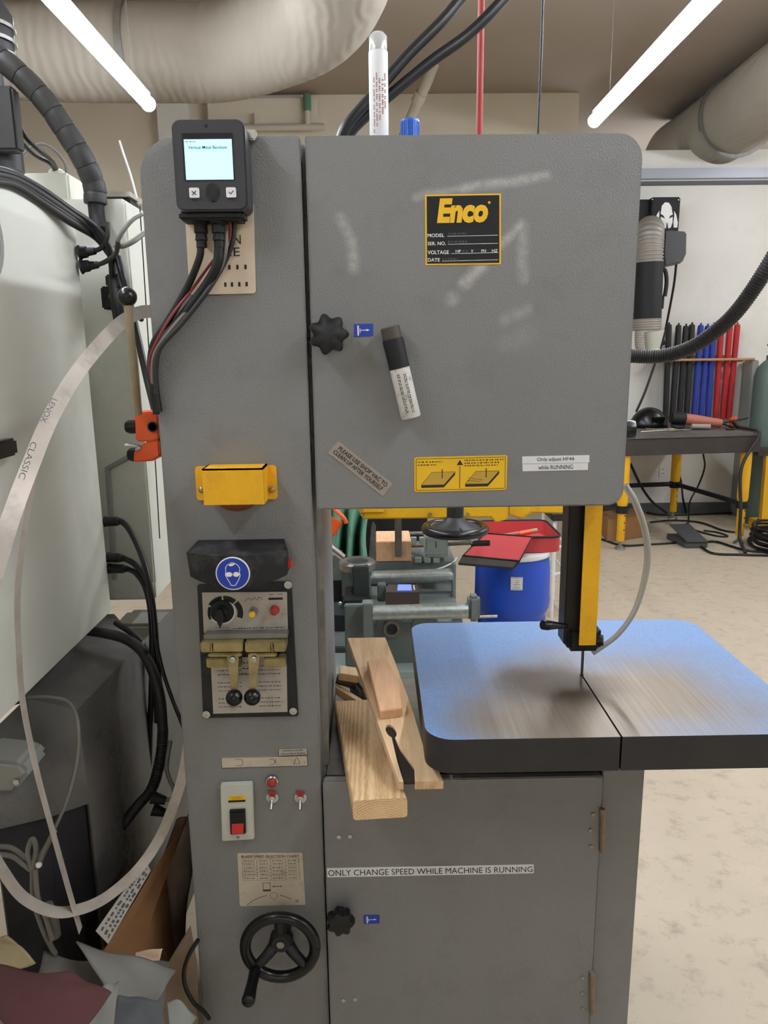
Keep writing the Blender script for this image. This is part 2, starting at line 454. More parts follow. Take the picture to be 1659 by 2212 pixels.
# pilaster and block lines on the wall under the duct
xw0, xw1 = A(345, 260, 6.1).x, A(412, 260, 6.1).x
struct('trim_3', M().box((xw0, 6.02, 0), (xw1, 6.12, CEIL)), 'wall_paint')

# LED strips: each a fixture with housing, glowing diffuser, end caps and hangers
m = bpy.data.materials.new('led_diffuser'); m.use_nodes = True
b = m.node_tree.nodes['Principled BSDF']; b.inputs['Emission Color'].default_value = (0.85, 0.91, 1.0, 1); b.inputs['Emission Strength'].default_value = LED
MATS['led'] = m
mat('fixture_white', '#d8d4ca', 0.5)
def led(x, y0, y1, label, z=3.0, wdt=0.075):
    t = thing('led_strip_light', label, 'ceiling light', (x, (y0 + y1) / 2, z), 'LED strip lights under the ceiling')
    M().lathe((x, y0 + 0.01, z), (0, 1, 0), [(wdt / 2, 0), (wdt / 2, y1 - y0 - 0.02)], 12).build('diffuser', 'led', t)
    M().box((x - 0.014, y0 + 0.01, z + wdt / 2), (x + 0.014, y1 - 0.01, z + wdt / 2 + .02)).build('housing', 'fixture_white', t)
    for yy in (y0, y1 - 0.01): M().lathe((x, yy, z), (0, 1, 0), [(wdt / 2 + .003, 0), (wdt / 2 + .003, .01)], 16).build('end_cap', 'fixture_white', t)
    for yy in (y0 + 0.3, y1 - 0.3): M().tube([(x, yy, z + 0.05), (x, yy, CEIL)], 0.003, 6).build('hanger_wire', 'steel', t)
pL, pR = Az(322, 226, 3.0), Az(1283, 262, 3.0)
led(pL.x, 0.85, pL.y, 'long glowing LED strip at the upper left, in front of the white duct')
led(pR.x, 1.0, pR.y, 'long glowing LED strip at the upper right, above the grey bandsaw door')
led(pL.x, -1.6, 0.8, 'LED strip light overhead at the left, above the viewer')
led(pR.x, -1.6, 0.8, 'LED strip light overhead at the right, above the viewer')
led(pL.x, -8.6, -6.2, 'LED strip light overhead at the left, far behind the viewer')  # this strip and its right twin are added as frontal fill
led(pR.x, -8.6, -6.2, 'LED strip light overhead at the right, far behind the viewer')  # right half of the added fill pair
led(4.5, 2.2, 4.9, 'LED strip light far right, over the welding table')
led(4.5, -2.1, 0.3, 'LED strip light far right, behind the viewer')
led(3.6, 6.5, 8.6, 'LED strip light in the room beyond the partition wall')  # hidden strip added to brighten the ceiling past the partition

# the big insulated duct: runs along the back, turns towards the viewer
def duct_path(pts, r, seg, seed, pleat):
    mm = M(); P = crom([V(p) for p in pts], 26); n = len(P); up = None; rings = []; s = 0
    for i in range(n):
        t = (P[min(i + 1, n - 1)] - P[max(i - 1, 0)]).normalized()
        if i: s += (P[i] - P[i - 1]).length
        up = V((0, 0, 1)); bi = t.cross(up).normalized(); up = bi.cross(t)
        ring = []
        for k in range(seg):
            a = 2 * math.pi * k / seg; d = up * math.cos(a) + bi * math.sin(a)
            q = noise.noise(V((s * 1.2, math.cos(a) * 1.2, math.sin(a) * 1.2 + seed)))
            ring.append(mm.bm.verts.new(P[i] + d * (r * (1 + 0.05 * q) + pleat * (math.sin(s * 150 + 3 * q) * max(0, 0.5 + q)))))
        rings.append(ring)
    for a, b_ in zip(rings, rings[1:]):
        for k in range(seg): mm.face([a[k], a[(k + 1) % seg], b_[(k + 1) % seg], b_[k]])
    mm.face(rings[0][::-1]); mm.face(rings[-1])
    return mm
m = MATS['duct_wrap']; nt = m.node_tree; b = nt.nodes['Principled BSDF']
tc = N(nt, 'ShaderNodeTexCoord'); wv = N(nt, 'ShaderNodeTexWave', bands_direction='X'); wv.inputs['Scale'].default_value = 5; wv.inputs['Distortion'].default_value = 9; wv.inputs['Detail Scale'].default_value = 0.5
bp = N(nt, 'ShaderNodeBump'); bp.inputs['Strength'].default_value = 0.16; bp.inputs['Distance'].default_value = 0.02
nt.links.new(tc.outputs['Object'], wv.inputs['Vector']); nt.links.new(wv.outputs['Fac'], bp.inputs['Height']); nt.links.new(bp.outputs['Normal'], b.inputs['Normal'])
DY, DZ, DR = 3.85, 3.50, 0.275
t = thing('air_duct', 'large white wrapped air duct crossing the upper left and bending towards the viewer', 'duct', (-2, DY, DZ))
duct_path([(-3.95, DY, DZ + .03), (-3, DY, DZ + .02), (-2, DY, DZ), (-1.25, DY, DZ - .02), (-0.92, DY - 0.03, DZ - .02), (-0.58, DY - 0.2, DZ), (-0.30, DY - 0.5, DZ), (-0.16, DY - 0.95, DZ), (-0.12, DY - 1.5, DZ), (-0.12, 1.2, DZ), (-0.12, -0.5, DZ), (-0.12, -2.5, DZ)], DR, 40, 1.0, 0.0012).build('duct_run', 'duct_wrap', t, smooth=80)
for xx in (-2.9, -1.5): M().lathe((xx, DY, DZ), (1, 0, 0), [(DR + .016, -.02), (DR + .016, .02)], 32).build('strap', 'steel', t); M().tube([(xx, DY, DZ + DR), (xx, DY, CEIL)], 0.006, 6).build('hanger_rod', 'steel', t)
M().tube([(-0.12, 1.0, DZ + DR - 0.01), (-0.12, 1.0, CEIL)], 0.006, 6).build('hanger_rod', 'steel', t)
d0 = A(1558, 300, 5.9)
t = thing('air_duct', 'round white duct at the upper right, ending above the partition wall', 'duct', (d0.x, 3, 3.6))
duct_path([(d0.x, 7.0, 3.6), (d0.x, 5.5, 3.6), (d0.x, 4, 3.6), (d0.x, 2, 3.6), (d0.x, -1, 3.6)], 0.32, 36, 5.0, 0.001).build('duct_run', 'duct_wrap', t, smooth=80)
for yy in (5.6, 3.2): M().lathe((d0.x, yy, 3.6), (0, 1, 0), [(.345, -.02), (.345, .02)], 32).build('strap', 'steel', t)

# pipes under the ceiling
t = thing('sprinkler_pipe', 'white pipe with an elbow hanging under the ceiling behind the black cables', 'pipe', A(900, 200, 5.4))
p = [A(860, 96, 5.4), A(930, 97, 5.4), A(944, 112, 5.4), A(925, 170, 5.5), A(890, 248, 5.7), A(870, 300, 5.8)]
M().tube(p, 0.045, 12, 6).build('pipe_run', 'pvc', t, smooth=80)
for q, a in ((A(895, 97, 5.4), (1, 0, 0)), (A(905, 212, 5.6), p[4] - p[3])): M().lathe(q, a, [(.056, -.04), (.056, .04)], 16).build('coupling', 'pvc', t)
M().tube([A(873, 96, 5.4), A(875, 60, 5.4), V((A(875, 60, 5.4).x, 5.4, CEIL))], 0.014, 8).build('hanger_rod', 'steel', t)
t = thing('conduit_pipe', 'tan conduit with a green fitting on the wall below the duct', 'pipe', A(600, 272, 5.9))
M().tube([A(420, 277, 5.95), A(540, 276, 5.95), A(700, 274, 5.95)], 0.03, 10).build('pipe_run', 'pvc', t)
M().tube([A(664, 272, 5.95), A(664, 205, 5.95)], 0.028, 10).build('riser', 'pvc', t)
M().lathe(A(664, 240, 5.95), (0, 0, 1), [(.034, -.0), (.036, .03), (.036, .10), (.034, .13)], 14).build('fitting', mat('fitting_green', '#5c7f6a', 0.4), t)
M().tube([A(552, 272, 5.95), A(551, 245, 5.95)], 0.02, 8).build('stub', 'pvc', t)
mm = M().obox((A(568, 243, 6.05)), (1.0, 0.10, 0.22)); o = mm.build('service_box', 'wall_tan', None, bevel=0.01); tag(o, 'flat tan service box on the wall below the duct, above the terminal', 'box')

# ================================================================ THE VERTICAL BANDSAW
saw = thing('vertical_bandsaw', 'tall grey vertical metal bandsaw with blue worktable filling the picture', 'bandsaw', (0.07, 0.25, 0))
XL, XC, XD, XR, ZT = -0.392, -0.1195, -0.1115, 0.461, 1.979
# door paint with soft paler streaks mixed into its colour
def streaked():
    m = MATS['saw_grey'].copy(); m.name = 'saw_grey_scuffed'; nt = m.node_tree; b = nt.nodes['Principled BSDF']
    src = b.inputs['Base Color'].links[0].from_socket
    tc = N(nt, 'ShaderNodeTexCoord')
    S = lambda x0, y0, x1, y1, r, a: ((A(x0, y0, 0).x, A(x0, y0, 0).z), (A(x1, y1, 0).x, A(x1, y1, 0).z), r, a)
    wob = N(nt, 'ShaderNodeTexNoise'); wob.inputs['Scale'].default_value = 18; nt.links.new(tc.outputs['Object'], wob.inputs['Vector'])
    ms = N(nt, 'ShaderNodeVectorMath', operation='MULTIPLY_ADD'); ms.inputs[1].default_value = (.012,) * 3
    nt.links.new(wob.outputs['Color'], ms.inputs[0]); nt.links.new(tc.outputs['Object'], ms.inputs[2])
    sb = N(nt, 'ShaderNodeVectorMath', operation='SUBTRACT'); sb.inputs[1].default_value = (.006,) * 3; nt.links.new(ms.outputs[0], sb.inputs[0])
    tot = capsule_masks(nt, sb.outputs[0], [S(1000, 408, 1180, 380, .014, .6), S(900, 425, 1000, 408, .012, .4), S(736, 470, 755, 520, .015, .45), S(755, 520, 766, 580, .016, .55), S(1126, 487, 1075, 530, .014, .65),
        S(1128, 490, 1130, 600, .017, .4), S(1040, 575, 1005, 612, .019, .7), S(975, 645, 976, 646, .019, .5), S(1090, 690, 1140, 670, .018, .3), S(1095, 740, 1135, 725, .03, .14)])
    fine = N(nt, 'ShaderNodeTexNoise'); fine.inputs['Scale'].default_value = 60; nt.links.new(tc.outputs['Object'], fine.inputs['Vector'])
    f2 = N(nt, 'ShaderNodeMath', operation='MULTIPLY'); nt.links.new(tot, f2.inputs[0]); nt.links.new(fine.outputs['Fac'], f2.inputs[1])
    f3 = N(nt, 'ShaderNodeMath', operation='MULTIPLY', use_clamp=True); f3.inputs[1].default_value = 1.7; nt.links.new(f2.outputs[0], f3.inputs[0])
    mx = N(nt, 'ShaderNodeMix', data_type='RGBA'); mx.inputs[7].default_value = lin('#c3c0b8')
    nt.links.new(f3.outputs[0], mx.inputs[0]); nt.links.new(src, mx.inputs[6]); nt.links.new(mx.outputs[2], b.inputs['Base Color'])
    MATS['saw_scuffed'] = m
streaked()
slab(rrect(XL, 0.0, XC, ZT, (0, 0, 0.006, 0.062), 8), 0, 0.03).build('column_front', 'saw_grey', saw, bevel=0.002)
slab(rrect(XL + .002, 0.0, -0.112, ZT - .004, (0, 0, 0, 0.06), 8), 0.036, 0.45).build('column', 'saw_grey', saw, bevel=0.003)
slab([(XL + .01, 0.02), (XC - .012, 0.02), (XC - .012, ZT - .07), (XL + .06, ZT - .07), (XL + .01, ZT - .12)], 0.0305, 0.0355).build('gasket', 'gap_black', saw)
M().box((-0.1115, 0.04, 1.345), (0.445, 0.42, 1.965)).build('wheel_housing', 'saw_grey', saw, bevel=0.01)
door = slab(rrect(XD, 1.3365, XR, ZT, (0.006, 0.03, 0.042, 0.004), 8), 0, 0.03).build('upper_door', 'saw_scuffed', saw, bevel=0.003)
M().box((XD + .012, 0.0305, 1.35), (XR - .03, 0.0395, 1.96)).build('gasket', 'gap_black', saw)
# lower cabinet
M().box((-0.117, 0.008, 0.0), (0.537, 0.5, 0.765)).build('lower_cabinet', 'saw_grey', saw, bevel=0.003)
M().box((0.452, 0.004, 0.0), (0.5375, 0.12, 0.80)).build('right_post', 'saw_grey', saw, bevel=0.002)
M().box((-0.110, 0.03, 0.766), (0.45, 0.48, 0.772)).build('cabinet_top', 'steel', saw)
ldoor = slab(rrect(-0.1155, 0.06, 0.4485, 0.784, (0.004, 0.004, 0.008, 0.008), 4), -0.012, 0.0065).build('lower_door', 'saw_grey', saw, bevel=0.002)
for (xa, ya, yb, sx) in ((1301, 1747, 1840, (1281, 1275, 1277)), (1279, 2100, 2190, (1258, 1257, 1258))):
    p0, p1 = A(xa, yb, -.016), A(xa, ya, -.016)
    h = M().tube([p0, p1], 0.0055, 10).build('hinge', 'rust', saw)
    for k, yy in enumerate((ya + 12, (ya + yb) / 2, yb - 12)): M().lathe(A(sx[k], yy, -.012), (0, -1, 0), [(.0045, 0), (.004, .002), (0, .003)], 10).build('screw', 'steel', h if False else saw)
for x, y in ((732, 1807), (756, 1806), (742, 2160), (767, 2158)): M().lathe(A(x, y, -.012), (0, -1, 0), [(.0052, 0), (.0045, .0025), (0, .0035)], 12).build('screw', 'bright_steel', saw)

# star knobs
def star_knob(px, py, Y0, R, lobes, depth, label):
    c = A(px, py, Y0 - depth); mm = M(); seg = lobes * 8; prof = [(0.35, 0.0), (0.35, .35), (.92, .45), (1.0, .6), (1.0, .85), (.9, 1.0), (.55, 1.04), (0, 1.04)]
    rings = []
    for r, h in prof:
        if r == 0: rings.append([mm.bm.verts.new((c.x, Y0 - depth * h, c.z))]); continue
        ring = []
        for k in range(seg):
            a = 2 * math.pi * k / seg; lob = 1 + (0.13 * math.cos(lobes * a) if r > .6 else 0)
            ring.append(mm.bm.verts.new((c.x + R * r * lob * math.cos(a), Y0 - depth * h, c.z + R * r * lob * math.sin(a))))
        rings.append(ring)
    for a, b_ in zip(rings, rings[1:]):
        for k in range(seg):
            if len(b_) == 1: mm.face([a[k], a[(k + 1) % seg], b_[0]])
            else: mm.face([a[k], a[(k + 1) % seg], b_[(k + 1) % seg], b_[k]])
    mm.face(rings[0])
    return tag(mm.build('star_knob', 'black_plastic', saw, smooth=55), label)
star_knob(709, 722, 0, .0315, 7, .042, 'black star knob on the upper door')
star_knob(735, 1999, -.012, .0265, 7, .042, 'black star knob on the lower door')
for q, lab in (([(764, 700), (806, 699), (806, 726), (765, 728)], 'small blue arrow label beside the upper knob'), ([(785, 1977), (820, 1976), (820, 1994), (786, 1996)], 'small blue arrow label beside the lower knob')):
    s = Sheet(q, -.0125 if q[0][1] > 1500 else 0); pl = tag(s.plate('arrow_label', 'sign_blue', saw, .0006), lab)
    def f(mm, o, s=s):
        s.line(mm, [(.22, .12), (.22, .9)], .0026, o); s.line(mm, [(.32, .35), (.32, .7)], .0012, o)
        s.line(mm, [(.36, .5), (.44, .5)], .0012, o); s.line(mm, [(.45, .5), (.68, .5)], .0014, o); mm.poly([s.p(.66, .4, o), s.p(.82, .5, o), s.p(.66, .6, o)])
    s.printed(f, 'ink_white', pl, 'arrow_print', .001)
# maker's plate
s = Sheet([(918, 421), (1082, 418), (1082, 571), (919, 573)], 0); pl = tag(s.plate('name_plate', 'ink_yellow', saw, .0008), 'black and yellow maker plate')
s2 = Sheet([s.p(.022, .022), s.p(.978, .022), s.p(.978, .978), s.p(.022, .978)]); M().extr([s2.p(0, 0, .0006), s2.p(1, 0, .0006), s2.p(1, 1, .0006), s2.p(0, 1, .0006)], s2.n * .0006).build('plate_field', 'ink_black', pl)
s.text('Enco', (.155, .055, .83, .405), 'ink_yellow', pl, o=.0016, bold=.055, shear=.16)
s.printed(lambda mm, o: disc(mm, s.p(.845, .125, o), s.n, .0022), 'ink_yellow', pl, o=.0016)
for tx, b_ in (('MODEL', (.03, .55, .25, .60)), ('SER. NO.', (.03, .665, .27, .715)), ('VOLTAGE', (.03, .79, .31, .845)), ('DATE', (.03, .90, .19, .95))): s.text(tx, b_, 'ink_white', pl, o=.0016, bold=.012)
for tx, b_ in (('HP', (.40, .785, .47, .825)), ('V', (.60, .785, .635, .825)), ('PH', (.74, .785, .80, .825)), ('HZ', (.88, .785, .955, .825))): s.text(tx, b_, 'ink_white', pl, o=.0016, bold=.01)
s.printed(lambda mm, o: [s.line(mm, l, .0007, o) for l in ([(.29, .59), (.96, .585)], [(.30, .705), (.96, .70)], [(.34, .838), (.96, .832)], [(.22, .945), (.96, .935)])], 'ink_white', pl, 'rule_lines', .0016)
rg = random.Random(3)
s.printed(lambda mm, o: [s.words(mm, .30, .555, .55, .0035, o, rg), s.words(mm, .30, .67, .56, .0035, o, rg), s.words(mm, .49, .805, .57, .003, o, rg), s.words(mm, .22, .915, .42, .0035, o, rg)], 'ink_grey', pl, 'stamped_print', .0016)
# leaning plastic tag
s = Sheet([(731, 953), (848, 1045), (827, 1072), (708, 977)], 0); pl = tag(s.plate('shop_tag', 'tag_tan', saw, .0012, r=.003), 'tan tag stuck at a slant')
s.text('PLEASE USE SHOP VAC TO', (.07, .16, .95, .44), 'ink_brown', pl, o=.0016, bold=.02); s.text('CLEAN UP AFTER YOURSELF', (.05, .54, .93, .82), 'ink_brown', pl, o=.0016, bold=.02)
# yellow warning sign with two pictograms
s = Sheet([(895, 988), (1096, 983), (1094, 1058), (895, 1063)], 0); pl = tag(s.plate('warning_sign', 'sign_yellow', saw, .0008, r=.004), 'yellow warning sign with two pictures')
def f(mm, o):
    for b_ in ([(.02, .05), (.98, .05), (.98, .95), (.02, .95), (.02, .05)],): s.line(mm, b_, .0008, o)
    s.line(mm, [(.49, .28), (.49, .92)], .0011, o)
    mm.poly([s.p(.49, .1, o), s.p(.525, .25, o), s.p(.455, .25, o)])
    for du in (0, .475):
        s.line(mm, [(.075 + du, .80), (.19 + du, .44), (.44 + du, .44)], .0006, o)
        mm.poly([s.p(.075 + du, .80, o), s.p(.32 + du, .80, o), s.p(.32 + du, .88, o), s.p(.075 + du, .88, o)])
        mm.poly([s.p(.32 + du, .80, o), s.p(.44 + du, .44, o), s.p(.44 + du, .52, o), s.p(.32 + du, .88, o)])
        mm.poly([s.p(.295 + du, .36, o), s.p(.305 + du, .36, o), s.p(.305 + du, .62, o), s.p(.295 + du, .62, o)])
    s.line(mm, [(.58, .62), (.66, .66), (.73, .68), (.70, .74), (.62, .70), (.57, .69)], .0006, o)
    s.words(mm, .035, .14, .31, .0024, o, rg); s.words(mm, .035, .225, .24, .0024, o, rg)
    for v, e in ((.12, .96), (.20, .92), (.275, .90)): s.words(mm, .54, v, e, .0024, o, rg)
s.printed(f, 'ink_brown', pl, o=.0012)
def f(mm, o):
    for du in (0, .475):
        mm.poly([s.p(.075 + du, .80, o), s.p(.19 + du, .44, o), s.p(.44 + du, .44, o), s.p(.32 + du, .80, o)])
s.printed(f, mat('print_ochre', '#c9a23c', .6), pl, 'pictogram', .001)
# two white strips
s = Sheet([(1128, 986), (1273, 983), (1273, 999), (1128, 1002)], 0); pl = tag(s.plate('white_strip', 'label_white', saw, .0006), 'white printed strip, upper'); s.text('Only adjust HF44', (.22, .18, .77, .82), 'ink_black', pl, o=.001)
s = Sheet([(1128, 1003), (1270, 1000), (1270, 1015), (1129, 1018)], 0); pl = tag(s.plate('white_strip', 'label_white', saw, .0006), 'white printed strip, lower'); s.text('while RUNNING', (.24, .18, .77, .80), 'ink_black', pl, o=.001)
s = Sheet([(706, 1875), (1153, 1867), (1153, 1886), (707, 1895)], -.0122); pl = tag(s.plate('white_strip', 'label_white', saw, .0006, r=.002), 'long white strip across the lower door'); s.text('ONLY CHANGE SPEED WHILE MACHINE IS RUNNING', (.006, .2, .994, .84), 'ink_black', pl, o=.001)

# yellow bracket cover with the rusty bulb dome beneath
c0, c1 = A(441, 1091, -.055), A(568, 1016, -.055)
x0, x1, z0, z1 = c0.x, c1.x, c0.z, c1.z + .004
e0, e1 = A(426, 1078, 0).x, A(600, 1078, 0).x; ez0, ez1 = A(430, 1080, 0).z, A(430, 1007, 0).z
mm = M(); mm.box((x0, -.056, z0), (x1, -.053, z1)); mm.box((x0, -.056, z1 - .003), (x1, -.002, z1)); mm.box((x0, -.055, z0), (x0 + .003, -.002, z1)); mm.box((x1 - .003, -.055, z0), (x1, -.002, z1))
cov = tag(mm.build('lamp_cover', 'guard_yellow', saw), 'yellow sheet-metal cover over the dome')
for xa, xb in ((e0, x0 + .004), (x1 - .004, e1)):
    slab(rrect(xa, ez0, xb, ez1, .006, 4), -.003, -.0002).build('mounting_ear', 'guard_yellow', cov)
for x, y in ((436, 1058), (588, 1057)): M().lathe(A(x, y, -.003), (0, -1, 0), [(.006, 0), (.006, .003), (.003, .005), (.003, .008), (0, .009)], 12).build('bolt', 'brass', cov)
dm = A(508, 1083, -.03); M().ball((dm.x, -.012, dm.z + .000), .036, 20, 10, (1, .75, .6)).build('lamp_dome', mat('rust_red', '#8a4d30', .7, var=.2, vscale=40), saw)

# welder: dark panel
s = Sheet([(427, 1262), (630, 1255), (645, 1545), (440, 1549)], 0); wp = tag(s.plate('welder_panel', 'dark_paint', saw, .004, r=.004), 'dark blade-welder panel')
for x, y in ((447, 1541), (634, 1534), (623, 1262)): M().lathe(A(x, y, -.004), (0, -1, 0), [(.0075, 0), (.0075, .005), (.004, .005), (.004, .003), (0, .003)], 16).build('cap_screw', 'bright_steel', wp)
s = Sheet([(437, 1279), (620, 1278), (622, 1361), (441, 1366)], -.0045); cp = s.plate('control_plate', 'plate_silver', wp, .0025)
def f(mm, o):
    cu, cv = .255, .51; asp = s.w / s.h
    for a0, a1, r0, r1 in ((-20, 42, .155, .222), (48, 92, .150, .215), (98, 150, .155, .215), (155, 205, .17, .20)):
        P = []; Q = []
        for i in range(9):
            a = math.radians(a0 + (a1 - a0) * i / 8); P.append(s.p(cu + r1 * math.cos(a), cv - r1 * math.sin(a) * asp, o)); Q.append(s.p(cu + r0 * math.cos(a), cv - r0 * math.sin(a) * asp, o))
        for i in range(8): mm.poly([P[i], P[i + 1], Q[i + 1], Q[i]])
    s.line(mm, [(.49, .22), (.52, .19), (.545, .14), (.57, .19), (.60, .19), (.61, .13), (.625, .13), (.635, .19), (.655, .19), (.665, .13), (.69, .14), (.71, .19)], .0006, o)
    s.line(mm, [(.78, .17), (.95, .165)], .0042, o)
    s.line(mm, [(.79, .06), (.84, .06)], .001, o); s.line(mm, [(.89, .055), (.95, .055)], .001, o)
    s.words(mm, .14, .88, .31, .0022, o, rg); s.words(mm, .14, .945, .33, .002, o, rg); s.words(mm, .35, .91, .96, .0022, o, rg)
s.printed(f, 'ink_black', wp, 'panel_print', .003)
M().lathe(s.p(.225, .47, .0025), s.n, [(.0235, 0), (.022, .004), (.015, .005), (.0135, .016), (.012, .018), (0, .018)], 24).build('dial', 'matt_black', wp)
dk = s.p(.225, .47, .02); M().extr([dk + V((-.006, 0, .012)), dk + V((.006, 0, .012)), dk + V((.009, 0, -.004)), dk + V((.0015, 0, -.023)), dk + V((-.0015, 0, -.023)), dk + V((-.009, 0, -.004))], (0, -.007, 0)).build('dial_pointer', 'black_plastic', wp, bevel=.001)
M().lathe(s.p(.225, .47, .0024), s.n, [(.0265, 0), (.0265, .0006)], 28).build('dial_ring', 'label_white', wp)
bt = s.p(.60, .48, .0025); M().lathe(bt, s.n, [(.009, 0), (.009, .004), (.0068, .004), (.0068, .018), (0, .0182)], 18).build('yellow_button', 'steel', wp); M().lathe(bt + s.n * .0183, s.n, [(.0062, 0), (.0058, .0015), (0, .002)], 18).build('yellow_cap', 'sign_yellow', wp)
bt = s.p(.855, .44, .0025); M().lathe(bt, s.n, [(.009, 0), (.009, .006), (.0075, .006), (.0078, .014), (.006, .019), (0, .02)], 18).build('red_button', 'dark_red', wp)
pl_, pr_ = A(441, 1368, -.022), A(622, 1364, -.022); M().box((pl_.x, -.03, A(530, 1377, -.022).z), (pr_.x, -.004, pl_.z)).build('panel_ledge', 'steel', wp, bevel=.0015)
# instruction plate with the two welding clamps and ball levers
s = Sheet([(455, 1420), (619, 1417), (621, 1537), (461, 1541)], -.0045); s.plate('instruction_plate', 'plate_silver', wp, .0015)
def f(mm, o):
    for i in range(11):
        v = .16 + i * .072
        if i % 4 == 3: continue
        s.words(mm, .08, v, .40, .0021, o, rg); s.words(mm, .62, v, .92, .0021, o, rg)
    for i in (0, 1, 2): s.words(mm, .40, .1 + i * .1, .55, .003, o, rg)
s.printed(f, 'ink_brown', wp, 'instruction_print', .002)
for (xa, xb, fl) in ((438, 527, 1), (533, 618, -1)):
    q0, q1 = A(xa, 1416, -.03), A(xb, 1380, -.03)
    mm = M(); mm.box((q0.x, -.045, q0.z + .012), (q1.x, -.0045, q1.z)); mm.box((q0.x + (.012 if fl > 0 else .004), -.040, q0.z), (q1.x - (.004 if fl > 0 else .018), -.0045, q0.z + .008))
    mm.box((q0.x + .018 + (0 if fl > 0 else .03), -.048, q0.z + .012), (q0.x + .024 + (0 if fl > 0 else .03), -.044, q1.z)); mm.build('welding_clamp', 'brass', wp, bevel=.0025)
    q0, q1 = A(xa + (12 if fl > 0 else 40), 1436, -.012), A(xb - (5 if fl > 0 else 0), 1414, -.012); M().box((q0.x, -.028, q0.z), (q1.x, -.0045, q1.z)).build('clamp_base', 'brass', wp, bevel=.002)
for (xa, ya, xb, yb) in ((503, 1425, 506, 1497), (549, 1424, 545, 1496)):
    a, b_ = A(xa, ya, -.04), A(xb, yb, -.048); M().extr([a + V((-.011, 0, .006)), a + V((-.005, 0, .012)), a + V((.005, 0, .012)), a + V((.011, 0, .006)), b_ + V((.006, 0, 0)), b_ + V((-.006, 0, 0))], (0, .004, 0)).build('clamp_lever', 'brass', wp, bevel=.001)
    M().lathe(a + V((0, -.001, .001)), (0, -1, 0), [(.007, 0), (.006, .004), (0, .006)], 14).build('rivet', 'bright_steel', wp)
    M().ball(A(xb, yb + 10, -.052), .0158, 24, 14).build('ball_knob', 'black_plastic', wp, smooth=80)
# hood above the welder, bowed front
q0, q1 = A(401, 1268, -.06), A(628, 1205, -.06); hx0, hx1 = A(401, 1235, -.06).x, A(622, 1235, -.06).x; hz0, hz1 = A(520, 1268, -.075).z, A(520, 1206, -.075).z
mm = M(); n = 14; top = []; bot = []
for i in range(n + 1):
    u = i / n; y = -.045 - .03 * math.sin(math.pi * u); top.append(V((hx0 + (hx1 - hx0) * u, y, hz1 + .004))); bot.append(V((hx0 + .004 + (hx1 - hx0 - .008) * u, y, hz0 + .012 * (abs(2 * u - 1) ** 3))))
tb = [V((p.x + (.012 if i == 0 else (-.012 if i == n else 0)), -.001, p.z + .012)) for i, p in enumerate(top)]; bb = [V((p.x, -.001, p.z)) for p in bot]
v = [[mm.bm.verts.new(p) for p in r] for r in (top, bot, tb, bb)]
for i in range(n):
    mm.face([v[0][i], v[0][i + 1], v[1][i + 1], v[1][i]]); mm.face([v[2][i], v[2][i + 1], v[0][i + 1], v[0][i]]); mm.face([v[1][i], v[1][i + 1], v[3][i + 1], v[3][i]]); mm.face([v[3][i], v[3][i + 1], v[2][i + 1], v[2][i]])
mm.face([v[0][0], v[1][0], v[3][0], v[2][0]]); mm.face([v[0][n], v[1][n], v[3][n], v[2][n]])
hood = tag(mm.build('spark_hood', mat('hood_black', '#161617', .6, var=.2, vscale=12, dirt='#6a665f', dirt_amt=.5, dscale=14), saw, smooth=30), 'black bowed hood over the welder')
hc = A(503, 1239, -.078); s = Sheet([hc + V((-.03, 0, .03)), hc + V((.03, 0, .03)), hc + V((.03, 0, -.03)), hc + V((-.03, 0, -.03))])
o = M().lathe(hc, (0, -1, 0), [(.0305, -.002), (.0305, .0004)], 40).build('safety_sign', 'ink_white', hood); tag(o, 'round blue safety sign with goggled head')
M().lathe(hc, (0, -1, 0), [(.0285, .0003), (.0285, .0009)], 40).build('sign_field', 'sign_blue', hood)
def f(mm, o):
    s.line(mm, [(.30, .42), (.30, .30), (.36, .22), (.44, .17), (.56, .17), (.66, .23), (.72, .34), (.70, .46), (.72, .56), (.66, .70), (.60, .80), (.56, .86), (.44, .86), (.40, .78), (.33, .64), (.28, .54), (.30, .42)], .0012, o)
    mm.poly([s.p(u, vv, o) for u, vv in ((.38, .20), (.46, .14), (.56, .15), (.58, .21), (.50, .26), (.42, .27))])
    for cu in (.39, .60): mm.poly([s.p(cu + .10 * math.cos(a * .4189), .52 + .075 * math.sin(a * .4189), o) for a in range(15)])
    s.line(mm, [(.45, .51), (.55, .51)], .0014, o)
s.printed(f, 'ink_white', hood, 'sign_print', .0014)
q = A(629, 1217, -.03); M().box((q.x - .008, -.036, q.z - .007), (q.x + .001, -.022, q.z + .007)).build('red_reset', 'red_plastic', hood); 
# strip labels
s = Sheet([(478, 1636), (663, 1632), (665, 1654), (480, 1659)], 0); pl = s.plate('symbol_strip', 'plate_ivory', saw, .0008, r=.002)
def f(mm, o):
    s.line(mm, [(.0, .02), (1, .02), (1, .98), (0, .98), (0, .02)], .0008, o)
    s.line(mm, [(.16, .22), (.24, .22), (.25, .6), (.23, .78), (.16, .78)], .0009, o)
    s.line(mm, [(.56, .25), (.60, .25), (.63, .5), (.60, .78), (.56, .78)], .0009, o); s.line(mm, [(.64, .25), (.62, .5), (.64, .75)], .0009, o)
    s.line(mm, [(.84, .8), (.86, .35), (.88, .15), (.90, .4), (.91, .75), (.83, .75)], .0009, o); s.line(mm, [(.96, .5), (.97, .6), (.96, .8)], .0006, o)
s.printed(f, 'ink_brown', pl, o=.0011)
s = Sheet([(602, 1617), (663, 1615), (664, 1630), (602, 1633)], 0); pl = s.plate('small_label', 'plate_silver', saw, .0008, r=.002)
